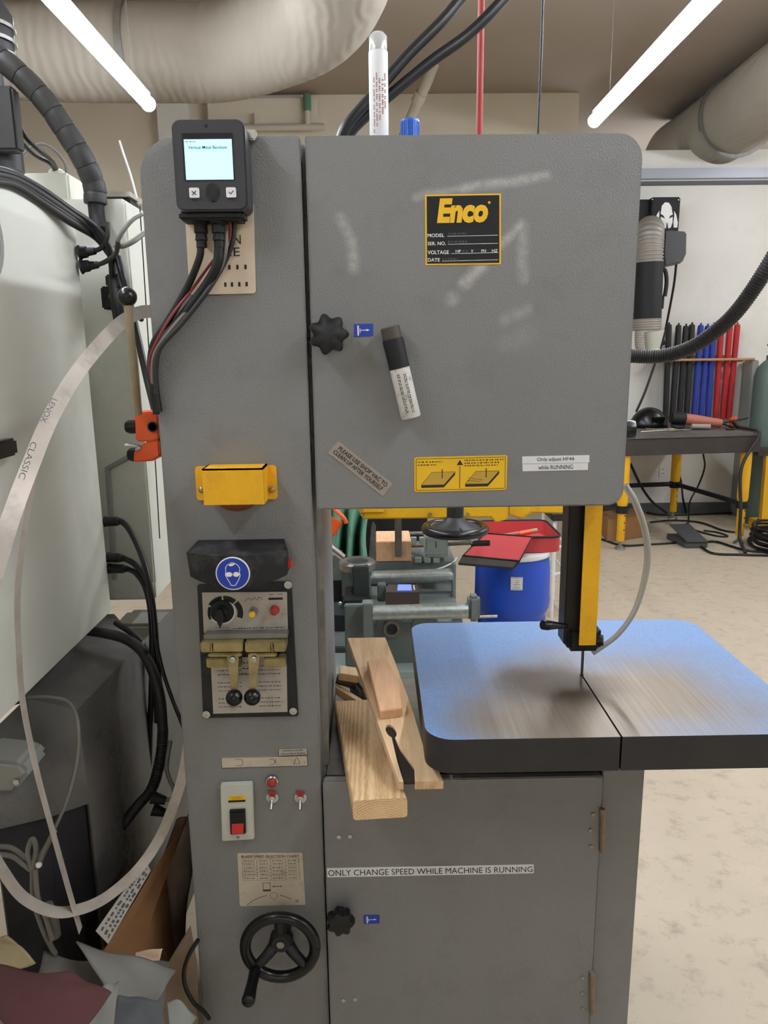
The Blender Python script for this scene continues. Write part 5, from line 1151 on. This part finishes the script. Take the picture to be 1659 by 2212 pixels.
for a in (40, 160, 280): d = V((math.cos(math.radians(a)), math.sin(math.radians(a)), 0)); M().tube([wc + d * (R - .01), wc + d * .03 + V((0, 0, .02))], [.009, .013], 10).build('wheel_spoke', 'black_plastic', hwl)
M().lathe(wc, (0, 0, 1), [(R - .004, -.006), (R - .004, .002), (.05, .03), (.034, .05)], 28, caps=False).build('wheel_dish', 'dark_paint', hwl); M().lathe(wc, (0, 0, 1), [(.035, -.0), (.04, .03), (.034, .05), (.034, .16)], 20).build('wheel_hub', 'matt_black', hwl)
# control box with blue display
q0, q1 = A(835, 1300, Y1 + .1), A(905, 1280, Y1 + .1)
cbx = M(); ca = [A(833, 1308, Y1 + .08), A(906, 1306, Y1 + .08), A(906, 1279, Y1 + .08), A(833, 1279, Y1 + .08)]; cbk = [A(902, 1262, Y1 + .18), A(838, 1262, Y1 + .18)]
v = [cbx.bm.verts.new(p) for p in ca + cbk + [V((cbk[0].x, cbk[0].y, ca[1].z)), V((cbk[1].x, cbk[1].y, ca[0].z))]]
for f_ in ((0, 1, 2, 3), (3, 2, 4, 5), (1, 6, 4, 2), (0, 3, 5, 7), (5, 4, 6, 7), (0, 7, 6, 1)): cbx.face([v[i] for i in f_])
cb_ = cbx.build('control_box', 'box_brown', hs); s = Sheet([cbk[1], cbk[0], ca[2], ca[3]]); b2 = sub(s, .34, .12, .78, .85, .001); tag(b2.plate('control_display', 'screen_blue', cb_, .002), 'small glowing blue display')
b2 = sub(s, .84, .2, .88, .8, .001); b2.plate('display_button', 'label_white', cb_, .002)
pbox(815, 1264, 834, 1300, Y1 + .2, .05, 'cable_bracket', 'saw_green')

# green cloth and orange strap behind on the left
q = A(760, 1150, 2.75)
mm = M()
def fn(u, v_):
    x = 707 + 95 * u; y = 1085 + 125 * v_; Yd = 2.755 + .10 * math.sin(u * 17 + v_ * 2) * (.4 + v_); return A(x - 18 * math.sin(v_ * 2.5) * (u - .3), y, Yd)
mm.grid(fn, 36, 12); o = mm.build('green_cloth', 'cloth_green', None, smooth=80, solid=.006); tag(o, 'green cloth hanging in folds behind the horizontal bandsaw', 'cloth')
o = M().extr([A(x, y, 2.6) for x, y in ((704, 1112), (740, 1130), (726, 1152), (706, 1172))], (0, .03, 0)).build('orange_case', 'orange_plastic', None, bevel=.006); tag(o, 'orange plastic piece hanging by the green cloth', 'plastic part')
o = M().tube([A(722, 1100, 2.62), A(742, 1118, 2.6), A(748, 1130, 2.6)], .012, 8, 4).build('orange_strap', 'orange_plastic', None); tag(o, 'short orange strap above the orange piece', 'strap')
o = M().box((-.45, 2.90, 0), (.30, 3.3, 1.3)).build('tool_cabinet', 'dark_paint', None, bevel=.01); tag(o, 'dark cabinet behind the green cloth and the horizontal bandsaw', 'cabinet')
zc_ = min(fn(i / 18, 1.0).z for i in range(19)) - .012; M().box((A(700, 1210, 2.75).x, 2.55, zc_ - .03), (A(810, 1210, 2.75).x, 2.899, zc_)).build('pull_out_shelf', 'dark_paint', o, bevel=.004)
# blue drum with red tool bag
dc = A(1107, 1230, 2.25); dz = .655; R = .187
t = thing('plastic_drum', 'blue plastic drum with a white label, standing behind the blue worktable', 'drum', (dc.x, 2.25, 0))
M().lathe((dc.x, 2.25, 0), (0, 0, 1), [(.165, 0.001), (.172, .02), (.172, .30), (.165, .315), (.172, .33), (.187, .36), (.189, .40), (.187, .55), (.180, .61), (.176, .63)], 40).build('drum_body', 'drum_blue', t, smooth=50)
M().lathe((dc.x, 2.25, 0), (0, 0, 1), [(.176, .631), (.187, .632), (.189, .645), (.186, .655), (.15, .652), (0, .652)], 40).build('drum_lid', 'label_white', t, smooth=50)
p = A(1116, 1260, 2.25 - R); ang = math.atan2(-R, p.x - dc.x)
def dl(u, v_, o=.0015):
    a = ang + (u - .5) * .30; return V((dc.x + (R + .003 + o) * math.cos(a), 2.25 + (R + .003 + o) * math.sin(a), p.z + .032 - .066 * v_))
mm = M(); mm.grid(lambda u, v_: dl(u, v_), 8, 2); mm.build('drum_label', 'label_white', t, smooth=60)
mm = M(); rr = random.Random(5)
for k, (u0, u1, vv) in enumerate(((.05, .95, .06), (.45, .68, .27), (.38, .7, .42), (.25, .80, .57), (.3, .75, .76), (.12, .9, .9))):
    u = u0
    while u < u1: e = u + rr.uniform(.04, .09); mm.poly([dl(u, vv - .02, .002), dl(min(e, u1), vv - .02, .002), dl(min(e, u1), vv + .02, .002), dl(u, vv + .02, .002)]); u = e + .02
mm.build('label_print', 'ink_grey', t, smooth=0)
t = thing('tool_bag', 'red soft tool bag with an open flap lying on the blue drum', 'bag', (dc.x, 2.2, .66))
zb = .656
bx0, bx1 = A(1040, 1180, 2.3).x, A(1197, 1180, 2.3).x
mm = M(); cs = rrect(bx0, 2.15, bx1, 2.52, .05, 5)
lo = [mm.bm.verts.new((x, y, zb)) for x, y in cs]; hi = [mm.bm.verts.new((x, y, zb + .075)) for x, y in cs]; li = [mm.bm.verts.new((x + (-.008 if x > (bx0 + bx1) / 2 else .008), y + (-.008 if y > 2.33 else .008), zb + .075)) for x, y in cs]; l2 = [mm.bm.verts.new((x + (-.008 if x > (bx0 + bx1) / 2 else .008), y + (-.008 if y > 2.33 else .008), zb + .01)) for x, y in cs]
n = len(cs)
for i in range(n):
    j = (i + 1) % n
    mm.face([lo[i], lo[j], hi[j], hi[i]]); mm.face([hi[i], hi[j], li[j], li[i]]); mm.face([li[i], li[j], l2[j], l2[i]])
mm.face(lo); mm.face(l2); mm.build('bag_body', 'bag_red', t, smooth=40)
mm = M(); mm.tube([V((x, y, zb + .077)) for x, y in cs] + [V((cs[0][0], cs[0][1], zb + .077))], .006, 8); mm.build('bag_rim', 'matt_black', t, smooth=80)
fq = [A(1048, 1152, 2.14), A(1150, 1160, 2.14), A(1122, 1212, 1.98), A(1000, 1200, 1.98)]
mm = M(); mm.extr(fq, (0, .004, -.012)); mm.build('bag_flap', 'bag_red', t, bevel=.003)
mm = M(); mm.tube([fq[0], fq[1], fq[2], fq[3], fq[0]], .005, 8); mm.build('flap_piping', 'matt_black', t, smooth=80)
f2 = [fq[3], fq[2], A(1108, 1228, 1.97), A(990, 1218, 1.97)]; M().extr(f2, (0, .01, 0)).build('flap_pocket', 'fabric_grey', t); M().tube([f2[1], f2[2], f2[3]], .005, 8).build('pocket_piping', 'matt_black', t)
for k, (x, m_) in enumerate(((1100, 'gun_pink'), (1130, 'orange_plastic'), (1145, 'leather_tan'))): pz = A(x, 1152, 2.25); o = M().tube([V((pz.x - .04, 2.24 + .03 * k, zb + .06)), V((pz.x + .05, 2.26 + .03 * k, zb + .07))], .012, 10).build('tool_handle', m_, t)
# tubular stool behind
t = thing('tubular_stool', 'thin white tubular stool frame between the drum and the yellow guard', 'stool', (A(1215, 1230, 3.0).x, 3.0, 0))
xa, xb = A(1197, 1180, 3.0).x, A(1222, 1180, 3.0).x
for (x, y) in ((xa, 3.0), (xb + .02, 3.05), (xa, 3.3), (xb + .02, 3.35)): M().tube([(x, y, 0), (x, y + .01, .62)], .011, 8).build('stool_leg', 'label_white', t)
for z in (.28, .45): M().tube([(xa, 3.0, z), (xb + .02, 3.05, z), (xb + .02, 3.35, z), (xa, 3.3, z), (xa, 3.0, z)], .009, 8).build('stool_ring', 'label_white', t)
M().box((xa - .03, 2.97, .621), (xb + .05, 3.38, .66)).build('stool_seat', 'dark_paint', t, bevel=.01)

# ================================================================ WELDING CORNER AT THE RIGHT
RZ = Matrix.Rotation(math.radians(6.6), 3, 'Z'); O = V((2.025, 4.60, 0))
def wl(x, y, z): return O + RZ @ V((x, y, z))
wt = thing('welding_table', 'welding table with dark steel top and yellow legs by the white wall', 'table', tuple(wl(.5, .5, 0)))
WT = A(1500, 948, wl(.5, -.05, 0).y).z
def lbox(lo, hi, name, m, parent, bevel=.004):
    c = (V(lo) + V(hi)) / 2; return M().obox(O + RZ @ c, V(hi) - V(lo), RZ).build(name, m, parent, bevel=bevel)
WT = .955
lbox((-.06, -.08, WT - .03), (1.14, 1.14, WT), 'tabletop', 'table_top_steel', wt)
lbox((-.05, -.07, WT - .165), (1.13, -.05, WT - .031), 'apron', 'table_dark', wt); lbox((-.05, 1.08, WT - .165), (1.13, 1.10, WT - .031), 'apron', 'table_dark', wt); lbox((-.05, -.049, WT - .165), (-.03, 1.079, WT - .031), 'apron', 'table_dark', wt); lbox((1.11, -.049, WT - .165), (1.13, 1.079, WT - .031), 'apron', 'table_dark', wt)
for k, (x, y) in enumerate(((.0, 0), (1.06, 0), (1.0, 1.0), (.0, 1.0))):
    p = wl(x, y, 0); M().lathe(p, (0, 0, 1), [(.03, .07), (.033, .075), (.033, .34), (.045, .40), (.045, WT - .032)], 18).build('table_leg', 'leg_yellow', wt, smooth=40)
    M().lathe(p, (0, 0, 1), [(.045, .001), (.042, .015), (.015, .035), (.015, .07)], 16).build('levelling_foot', 'steel', wt)
    M().lathe(p, (0, 0, 1), [(.05, .31), (.05, .37)], 18).build('leg_collar', 'matt_black', wt)
    for i in range(3): disc_ = M().lathe(p + V((.03 * .0, -.0325, .29 - .06 * i)) + V((.016, .004, 0)), (.4, -1, 0), [(.006, 0), (.006, .002), (0, .002)], 8).build('leg_hole', 'ink_black', wt)
ctr = wl(.5, .5, .40)
for (x0, y0, x1, y1) in ((0, 0, 0, 1), (0, 1, 1.0, 1), (1.0, 1, 1.06, 0)): M().tube([wl(x0, y0, .345), wl(x1, y1, .345)], .022, 10).build('brace', 'matt_black', wt)
# helmet, tools, rods on the table
hq = wl(.24, .55, WT)
o = thing('welding_helmet', 'black welding helmet lying on the welding table', 'helmet', tuple(hq)); c0 = A(1402, 905, hq.y)
mm = M(); mm.ball((c0.x, hq.y, WT + .001), .17, 24, 16, (.95, .8, 1.0)); bmesh.ops.bisect_plane(mm.bm, geom=mm.bm.verts[:] + mm.bm.edges[:] + mm.bm.faces[:], plane_co=(0, 0, WT + .002), plane_no=(0, 0, 1), clear_inner=True); mm.build('helmet_shell', 'black_plastic', o, smooth=60, solid=.006)
M().obox((c0.x + .03, hq.y - .135, WT + .075), (.11, .02, .06), Matrix.Rotation(.5, 3, 'X')).build('visor', mat('visor_green', '#101612', .1), o, bevel=.005)
for k, (x, y, l, a, m_) in enumerate(((.18, .12, .26, .2, 'bright_steel'), (.25, .16, .22, .5, 'brass'), (.36, .20, .28, -.2, 'steel'), (.42, .10, .20, .4, 'brass'), (.44, .24, .10, .1, 'bright_steel'), (.30, .28, .26, -.4, 'rust'))):
    p0 = wl(x, y, WT + .006); d = RZ @ V((math.cos(a), math.sin(a), 0)) * l; ob_ = M().tube([p0 + V((0, 0, .001 * k)), p0 + d + V((0, 0, .001 * k))], .0055, 8).build('welding_rod', m_, None)
    tag(ob_, ['bright thin rod nearest the left on the welding table', 'brass-coloured rod beside the bright rod on the welding table', 'dull steel rod in the middle of the welding table', 'brass-coloured rod near the front edge of the welding table', 'short bright rod left of the hand grinder', 'rusty rod behind the other rods on the welding table'][k], 'rod', 'rods scattered on the welding table')
gq = A(1505, 915, wl(.6, .3, 0).y)
t = thing('angle_grinder', 'dusty pink-handled hand grinder lying on the welding table', 'grinder', (gq.x, gq.y, WT))
M().tube([V((A(1470, 906, gq.y).x, gq.y, WT + .09)), V((A(1500, 912, gq.y).x, gq.y, WT + .075)), V((A(1556, 920, gq.y).x, gq.y, WT + .045))], [.05, .047, .036], 14, 4).build('grinder_body', 'gun_pink', t, smooth=60)
M().tube([V((A(1450, 900, gq.y).x, gq.y, WT + .10)), V((A(1478, 908, gq.y).x, gq.y, WT + .088))], [.05, .055], 14).build('grinder_head', 'matt_black', t); M().lathe(V((A(1462, 925, gq.y).x, gq.y - .02, WT + .034)), (0, -.2, 1), [(.055, -.012), (.06, .0), (.055, .01)], 18).build('grinder_guard', 'dark_paint', t)
M().tube([V((A(1485, 926, gq.y).x, gq.y - .075, WT + .03)), V((A(1524, 931, gq.y).x, gq.y - .075, WT + .025))], .022, 12).build('side_handle', 'tag_tan', t)
cable([V((A(1556, 920, gq.y).x, gq.y, WT + .045)), V((A(1575, 928, gq.y).x, gq.y, WT + .02)), V((A(1572, 934, gq.y).x, gq.y - .12, WT + .010)), V((A(1550, 928, gq.y).x, gq.y - .16, WT + .010))], .008, 'grinder_cord', 'rubber', None, parent=t)
t = thing('ground_clamp', 'copper-orange ground clamp with a dark handle at the right of the welding table', 'clamp', tuple(A(1590, 940, 5.0)))
gy = wl(1.0, .25, 0).y
M().extr([A(x, y, gy) for x, y in ((1580, 905), (1592, 900), (1597, 935), (1580, 938))], (0, .05, 0)).build('clamp_jaw', 'orange_plastic', t, bevel=.004); M().tube([A(1583, 908, gy - .01), A(1604, 936, gy - .03)], .02, 10).build('clamp_handle', 'dark_paint', t); M().tube([A(1565, 913, gy), A(1616, 903, gy)], .008, 8).build('clamp_rod', 'matt_black', t)
cable([wl(1.08, .18, WT + .022), wl(1.08, .1, WT + .018), wl(1.075, -.05, WT + .018), wl(1.078, -.094, WT + .012), wl(1.08, -.112, WT - .03), A(1602, 1010, wl(1.06, -.13, 0).y), A(1600, 1100, wl(1.06, -.13, 0).y), A(1598, 1160, wl(1.06, -.14, 0).y), Az(1610, 1195, .016)], .014, 'cable', 'rubber_grey', 'grey cable hanging down from the ground clamp past the yellow leg')
# fabric rod sleeves in a wooden rack on the wall
tops = [(1445, 'black'), (1466, 'black'), (1482, 'black'), (1495, 'black'), (1514, 'blue'), (1529, 'blue'), (1542, 'blue'), (1558, 'red'), (1577, 'red'), (1593, 'red')]
bots = [1437, 1451, 1466, 1482, 1498, 1513, 1528, 1545, 1560, 1573]
ordn = {'black': ['leftmost', 'second', 'third', 'rightmost'], 'blue': ['left', 'middle', 'right'], 'red': ['left', 'middle', 'right']}; cnt = {'black': 0, 'blue': 0, 'red': 0}
for k, (tx, cn) in enumerate(tops):
    ty = 701 + (k % 3) * 1.5; YS = 5.80
    p0 = A(bots[k], 912, YS); p1 = A(tx, ty, YS); p0.z = WT + .003
    i = cnt[cn]; cnt[cn] += 1
    t = thing('rod_sleeve', f'{ordn[cn][i]} of the {"four" if cn == "black" else "three"} {cn} fabric rod sleeves on the white wall', 'sleeve', tuple(p0), f'{cn} rod sleeves in the rack')
    r = .0278; M().tube([p0, p0.lerp(p1, .02), p0.lerp(p1, .3), p0.lerp(p1, .36), p0.lerp(p1, .6), p0.lerp(p1, .97), p1], [r * .8, r, r * .97, r, r * .95, r, r * .85], 14).build('sleeve_body', 'sleeve_' + cn, t, smooth=50)
    M().tube([p1, p1 + V((.002, 0, .02))], [r * .4, r * .3], 8).build('sleeve_tie', 'sleeve_' + cn, t)
t = thing('sleeve_rack', 'wooden rail on the white wall holding the fabric sleeves', 'rack', tuple(A(1500, 777, 5.85)))
ra, rb = A(1440, 777, 5.9), A(1617, 777, 5.9); M().box((ra.x, 5.90, A(1500, 786, 5.9).z), (A(1590, 777, 5.9).x, 5.949, A(1500, 768, 5.9).z)).build('back_rail', 'rack_wood', t, bevel=.004)
ra, rb = A(1360, 779, 5.74), A(1629, 779, 5.74); M().tube([(ra.x, 5.735, ra.z), (rb.x, 5.735, ra.z)], .012, 8).build('front_bar', 'rack_wood', t)
for x in (1432, 1606): q = A(x, 779, 5.74); M().box((q.x - .012, 5.735, q.z - .012), (q.x + .012, 5.90, q.z + .012)).build('rack_arm', 'rack_wood', t)
# fume extractor
t = thing('fume_extractor', 'black fume extractor box with a dog-head emblem and grey flexible hose on the wall', 'extractor', tuple(A(1428, 480, 5.75)))
YX = 5.55
q0, q1 = A(1402, 532, YX), A(1471, 425, YX); hb = M().box((q0.x, YX, q0.z), (q1.x, 5.949, q1.z)).build('extractor_box', 'matt_black', t, bevel=.01)
xl = A(1380, 480, YX + .02).x; M().box((xl - .1, YX + .04, q0.z + .08), (q0.x, 5.9, q1.z - .01)).build('extractor_side', 'matt_black', t, bevel=.01)
s = Sheet([(1402, 425), (1471, 425), (1471, 532), (1402, 532)], YX, off=.001)
def blob(mm, pts, o): mm.poly([s.p(u, v_, o) for u, v_ in pts])
def f(mm, o):
    blob(mm, [(.36, .34), (.40, .18), (.50, .11), (.62, .12), (.70, .20), (.74, .36), (.66, .38), (.62, .44), (.68, .42), (.74, .40), (.73, .52), (.68, .62), (.60, .64), (.57, .52), (.55, .52), (.53, .64), (.46, .62), (.39, .52), (.36, .40), (.44, .42), (.50, .44), (.45, .38)], o)
    blob(mm, [(.32, .28), (.24, .36), (.18, .52), (.17, .60), (.26, .58), (.31, .48), (.32, .38)], o)
    blob(mm, [(.78, .28), (.85, .36), (.90, .52), (.88, .62), (.77, .62), (.76, .50), (.79, .38)], o)
s.printed(f, 'ink_white', hb, 'dog_emblem', .001); s.text('T', (.36, .69, .44, .76), 'ink_white', hb, o=.001); s.text('OG', (.66, .69, .88, .765), 'ink_white', hb, o=.001)
for u, v_ in ((.1, .05), (.92, .06)): M().lathe(s.p(u, v_, 0), s.n, [(.008, 0), (.006, .004), (0, .005)], 10).build('box_screw', 'bright_steel', hb)
YH = 5.2
corr([A(1404, 497, YH + .28), A(1404, 500, YH + .06), A(1403, 530, YH), A(1402, 570, YH)], .112, .045, .028, 'upper_flex_hose', 'flex_grey', t, 20)
p0, p1 = A(1401, 568, YH), A(1397, 690, YH); M().lathe(p1, p0 - p1, [(.12, 0), (.12, (p0 - p1).length)], 24).build('black_sleeve', 'matt_black', t)
corr([A(1397, 689, YH), A(1396, 714, YH)], .122, .03, .02, 'lower_flex_hose', 'flex_grey', t, 20)
M().lathe(A(1408, 716, YH), (0.1, 0, -1), [(.105, 0), (.06, .15), (.07, .17)], 20).build('hood_cone', 'cream_plastic', t, smooth=40); corr([A(1382, 714, YH - .1), A(1382, 740, YH - .1), A(1384, 756, YH - .1)], .042, .05, .018, 'thin_flex_hose', 'flex_grey', t, 14)
M().extr([A(x, y, YH + .1) for x, y in ((1436, 500), (1447, 497), (1484, 500), (1483, 548), (1474, 568), (1436, 576), (1433, 545))], (0, .18, 0)).build('motor_box', 'grey_box', t, bevel=.012)
M().tube([A(1428, 580, YH), A(1437, 585, YH), A(1440, 610, YH), A(1436, 640, YH)], .018, 8, 4).build('arm_handle', 'matt_black', t); M().tube([A(1420, 640, YH), A(1432, 640, YH), A(1430, 665, YH), A(1420, 668, YH)], .014, 8).build('arm_grip', 'matt_black', t)
M().tube([A(1384, 745, YH), A(1410, 752, YH), A(1440, 738, YH)], .016, 8).build('lamp_arm', 'matt_black', t)
cable([A(1461, 570, YH + .15), A(1455, 620, YH + .2), A(1440, 700, YH + .3), A(1432, 735, YH + .3), A(1410, 800, YH + .25), A(1392, 850, YH + .2), A(1374, 890, YH + .2)], .011, 'power_cord', 'rubber', None, parent=t)
# corrugated vacuum hose of the bandsaw, crossing in front of the wall
o = corr([A(*p) for p in ((1340, 766, .35), (1380, 770, .35), (1430, 769, .33), (1480, 756, .30), (1530, 728, .27), (1580, 685, .23), (1620, 635, .20), (1665, 565, .17), (1720, 470, .15))], (.0150, .0155), .05, .0055, 'vacuum_hose', 'rubber_grey', None, 16); tag(o, 'black ribbed hose curving from the bandsaw door up to the right edge', 'hose')
# gas cylinders and yellow cart
t = thing('gas_cylinder', 'green gas cylinder at the right edge behind the welding table', 'gas cylinder', tuple(Az(1645, 1125, 0)))
gc = A(1648, 900, 5.5); M().lathe((gc.x + .03, 5.5, 0), (0, 0, 1), [(.13, .001), (.135, .02), (.135, 1.36), (.12, 1.44), (.07, 1.50), (.045, 1.52), (.045, 1.56)], 28).build('cylinder_body', 'gas_green', t, smooth=50); M().lathe((gc.x + .03, 5.5, 1.561), (0, 0, 1), [(.02, 0), (.02, .08), (.05, .081), (.05, .1)], 16).build('cylinder_valve', 'bright_steel', t)
q0, q1 = A(1592, 1130, 5.75), A(1641, 778, 5.75); o = M().box((q0.x, 5.75, 0), (q1.x, 5.93, q1.z)).build('wall_locker', 'machine_grey', None, bevel=.01); tag(o, 'narrow grey locker standing against the wall left of the gas cylinder', 'locker')
t = thing('welding_cart', 'yellow frame of a welding cart cut off by the right edge', 'cart', tuple(Az(1655, 1150, 0)))
yq = 5.12; q0 = A(1652, 1135, yq); q1 = A(1652, 955, yq)
M().box((A(1640, 960, yq).x, yq, A(1650, 985, yq).z), (A(1720, 960, yq).x, yq + .2, A(1650, 972, yq).z)).build('cart_top', 'table_dark', t); M().extr([A(1644, 1135, yq), A(1656, 985, yq), A(1668, 985, yq), A(1660, 1135, yq)], (0, .05, 0)).build('cart_post', 'leg_yellow', t); M().box((A(1640, 1140, yq).x, yq, A(1650, 1148, yq).z), (A(1720, 1140, yq).x, yq + .2, A(1650, 1128, yq).z)).build('cart_shelf', 'leg_yellow', t)
for xx in (1650, 1700): q = A(xx, 1160, yq); M().lathe((q.x, yq + .05, .06), (0, 1, 0), [(.06, -.015), (.06, .015)], 18).build('cart_wheel', 'rubber', t)
# on the floor: pedal, box, cables
t = thing('foot_pedal', 'dark grey foot pedal on the floor under the welding table', 'pedal', tuple(Az(1488, 1170, 0)))
p = Az(1492, 1178, 0); M().extr([V((p.x - .09, p.y - .1, .001)), V((p.x + .10, p.y - .1, .001)), V((p.x + .10, p.y - .1, .05)), V((p.x - .09, p.y - .1, .05))], (-.03, .33, 0)).build('pedal_base', 'grey_box', t, bevel=.006)
M().extr([V((p.x - .085, p.y - .11, .052)), V((p.x + .095, p.y - .11, .052)), V((p.x + .065, p.y + .2, .13)), V((p.x - .115, p.y + .2, .13))], (0, 0, .012)).build('pedal_plate', 'grey_box', t, bevel=.004)
p0, p1 = Az(1310, 1172, 0), Az(1395, 1160, 0); ZB2 = .2
o = M().extr([V((p0.x, p0.y, 0.001)), V((p1.x, p1.y, 0.001)), V((p1.x, p1.y, ZB2)), V((p0.x, p0.y, ZB2))], (.05, .35, 0)).build('carton', 'cardboard', None, bevel=.004); tag(o, 'brown carton on the floor behind the yellow table leg', 'carton')
def fl(px, r, lab, m_='rubber'): return cable([Az(x, y, r + .001) for x, y in px], r, 'floor_cable', m_, lab, n=8)
fl([(1300, 1165), (1345, 1178), (1400, 1176), (1460, 1172), (1475, 1165)], .009, 'black cable lying from the carton to the foot pedal')
fl([(1405, 1128), (1450, 1124), (1510, 1128), (1560, 1145), (1590, 1150)], .009, 'black cable lying across the floor behind the foot pedal')
fl([(1510, 1172), (1545, 1170), (1580, 1180), (1620, 1190), (1680, 1192)], .010, 'black cable leaving the foot pedal to the right')
fl([(1510, 1178), (1540, 1195), (1600, 1198), (1680, 1200)], .010, 'black cable curving in front of the foot pedal to the right edge')
fl([(1488, 1128), (1478, 1136), (1492, 1140), (1510, 1148), (1550, 1158), (1572, 1158), (1550, 1150), (1520, 1146)], .008, 'looped thin cable behind the foot pedal')
fl([(1388, 1106), (1430, 1112), (1500, 1111), (1580, 1108)], .010, 'black cable lying along the foot of the white wall')
t = thing('cable_coil', 'coiled heap of black cable on the floor at the right edge', 'cable coil', tuple(Az(1655, 1170, 0)))
c = Az(1700, 1186, 0)
for k in range(9): M().tube([V((c.x + (.26 + .02 * math.sin(k * 2.3)) * math.cos(a * .3307), c.y + .03 * math.sin(k * 1.7) + (.30 + .03 * math.cos(k * 1.9)) * math.sin(a * .3307), .012 + .02 * k + .008 * math.sin(a + k))) for a in range(20)], .011, 8, 2).build('coil_turn', 'rubber', t, smooth=80)
cable([A(1362, 1002, 5.3), A(1385, 1050, 5.4), A(1410, 1085, 5.5), Az(1440, 1108, .012)], .012, 'cable', 'rubber', 'black cable slanting down under the left of the welding table')
cable([A(1519, 980, 5.3), A(1522, 1010, 5.4), A(1508, 1050, 5.5), A(1490, 1085, 5.4), Az(1487, 1128, .010)], .008, 'cable', 'rubber', 'thin black cable wavering down under the middle of the welding table')
cable([A(1466, 1020, 5.93), A(1472, 1045, 5.90), A(1475, 1075, 5.86), Az(1482, 1108, .010)], .010, 'cable', 'rubber', 'black cord dropping from the wall outlet')
t = thing('wall_outlet', 'small white power outlet on the wall under the welding table', 'outlet', tuple(A(1430, 1018, 5.95))); s = Sheet([(1424, 1008), (1437, 1008), (1437, 1029), (1424, 1029)], 5.949); s.plate('outlet_plate', 'label_white', t, .006, r=.006, bevel=.002); s.printed(lambda mm, o: [s.line(mm, [(u, v_), (u, v_ + .12)], .006, o) for u in (.35, .65) for v_ in (.2, .62)], 'ink_black', t, 'outlet_slots', .007)
for o in list(bpy.data.objects):
    if '_l' in o.keys(): del o['_l']
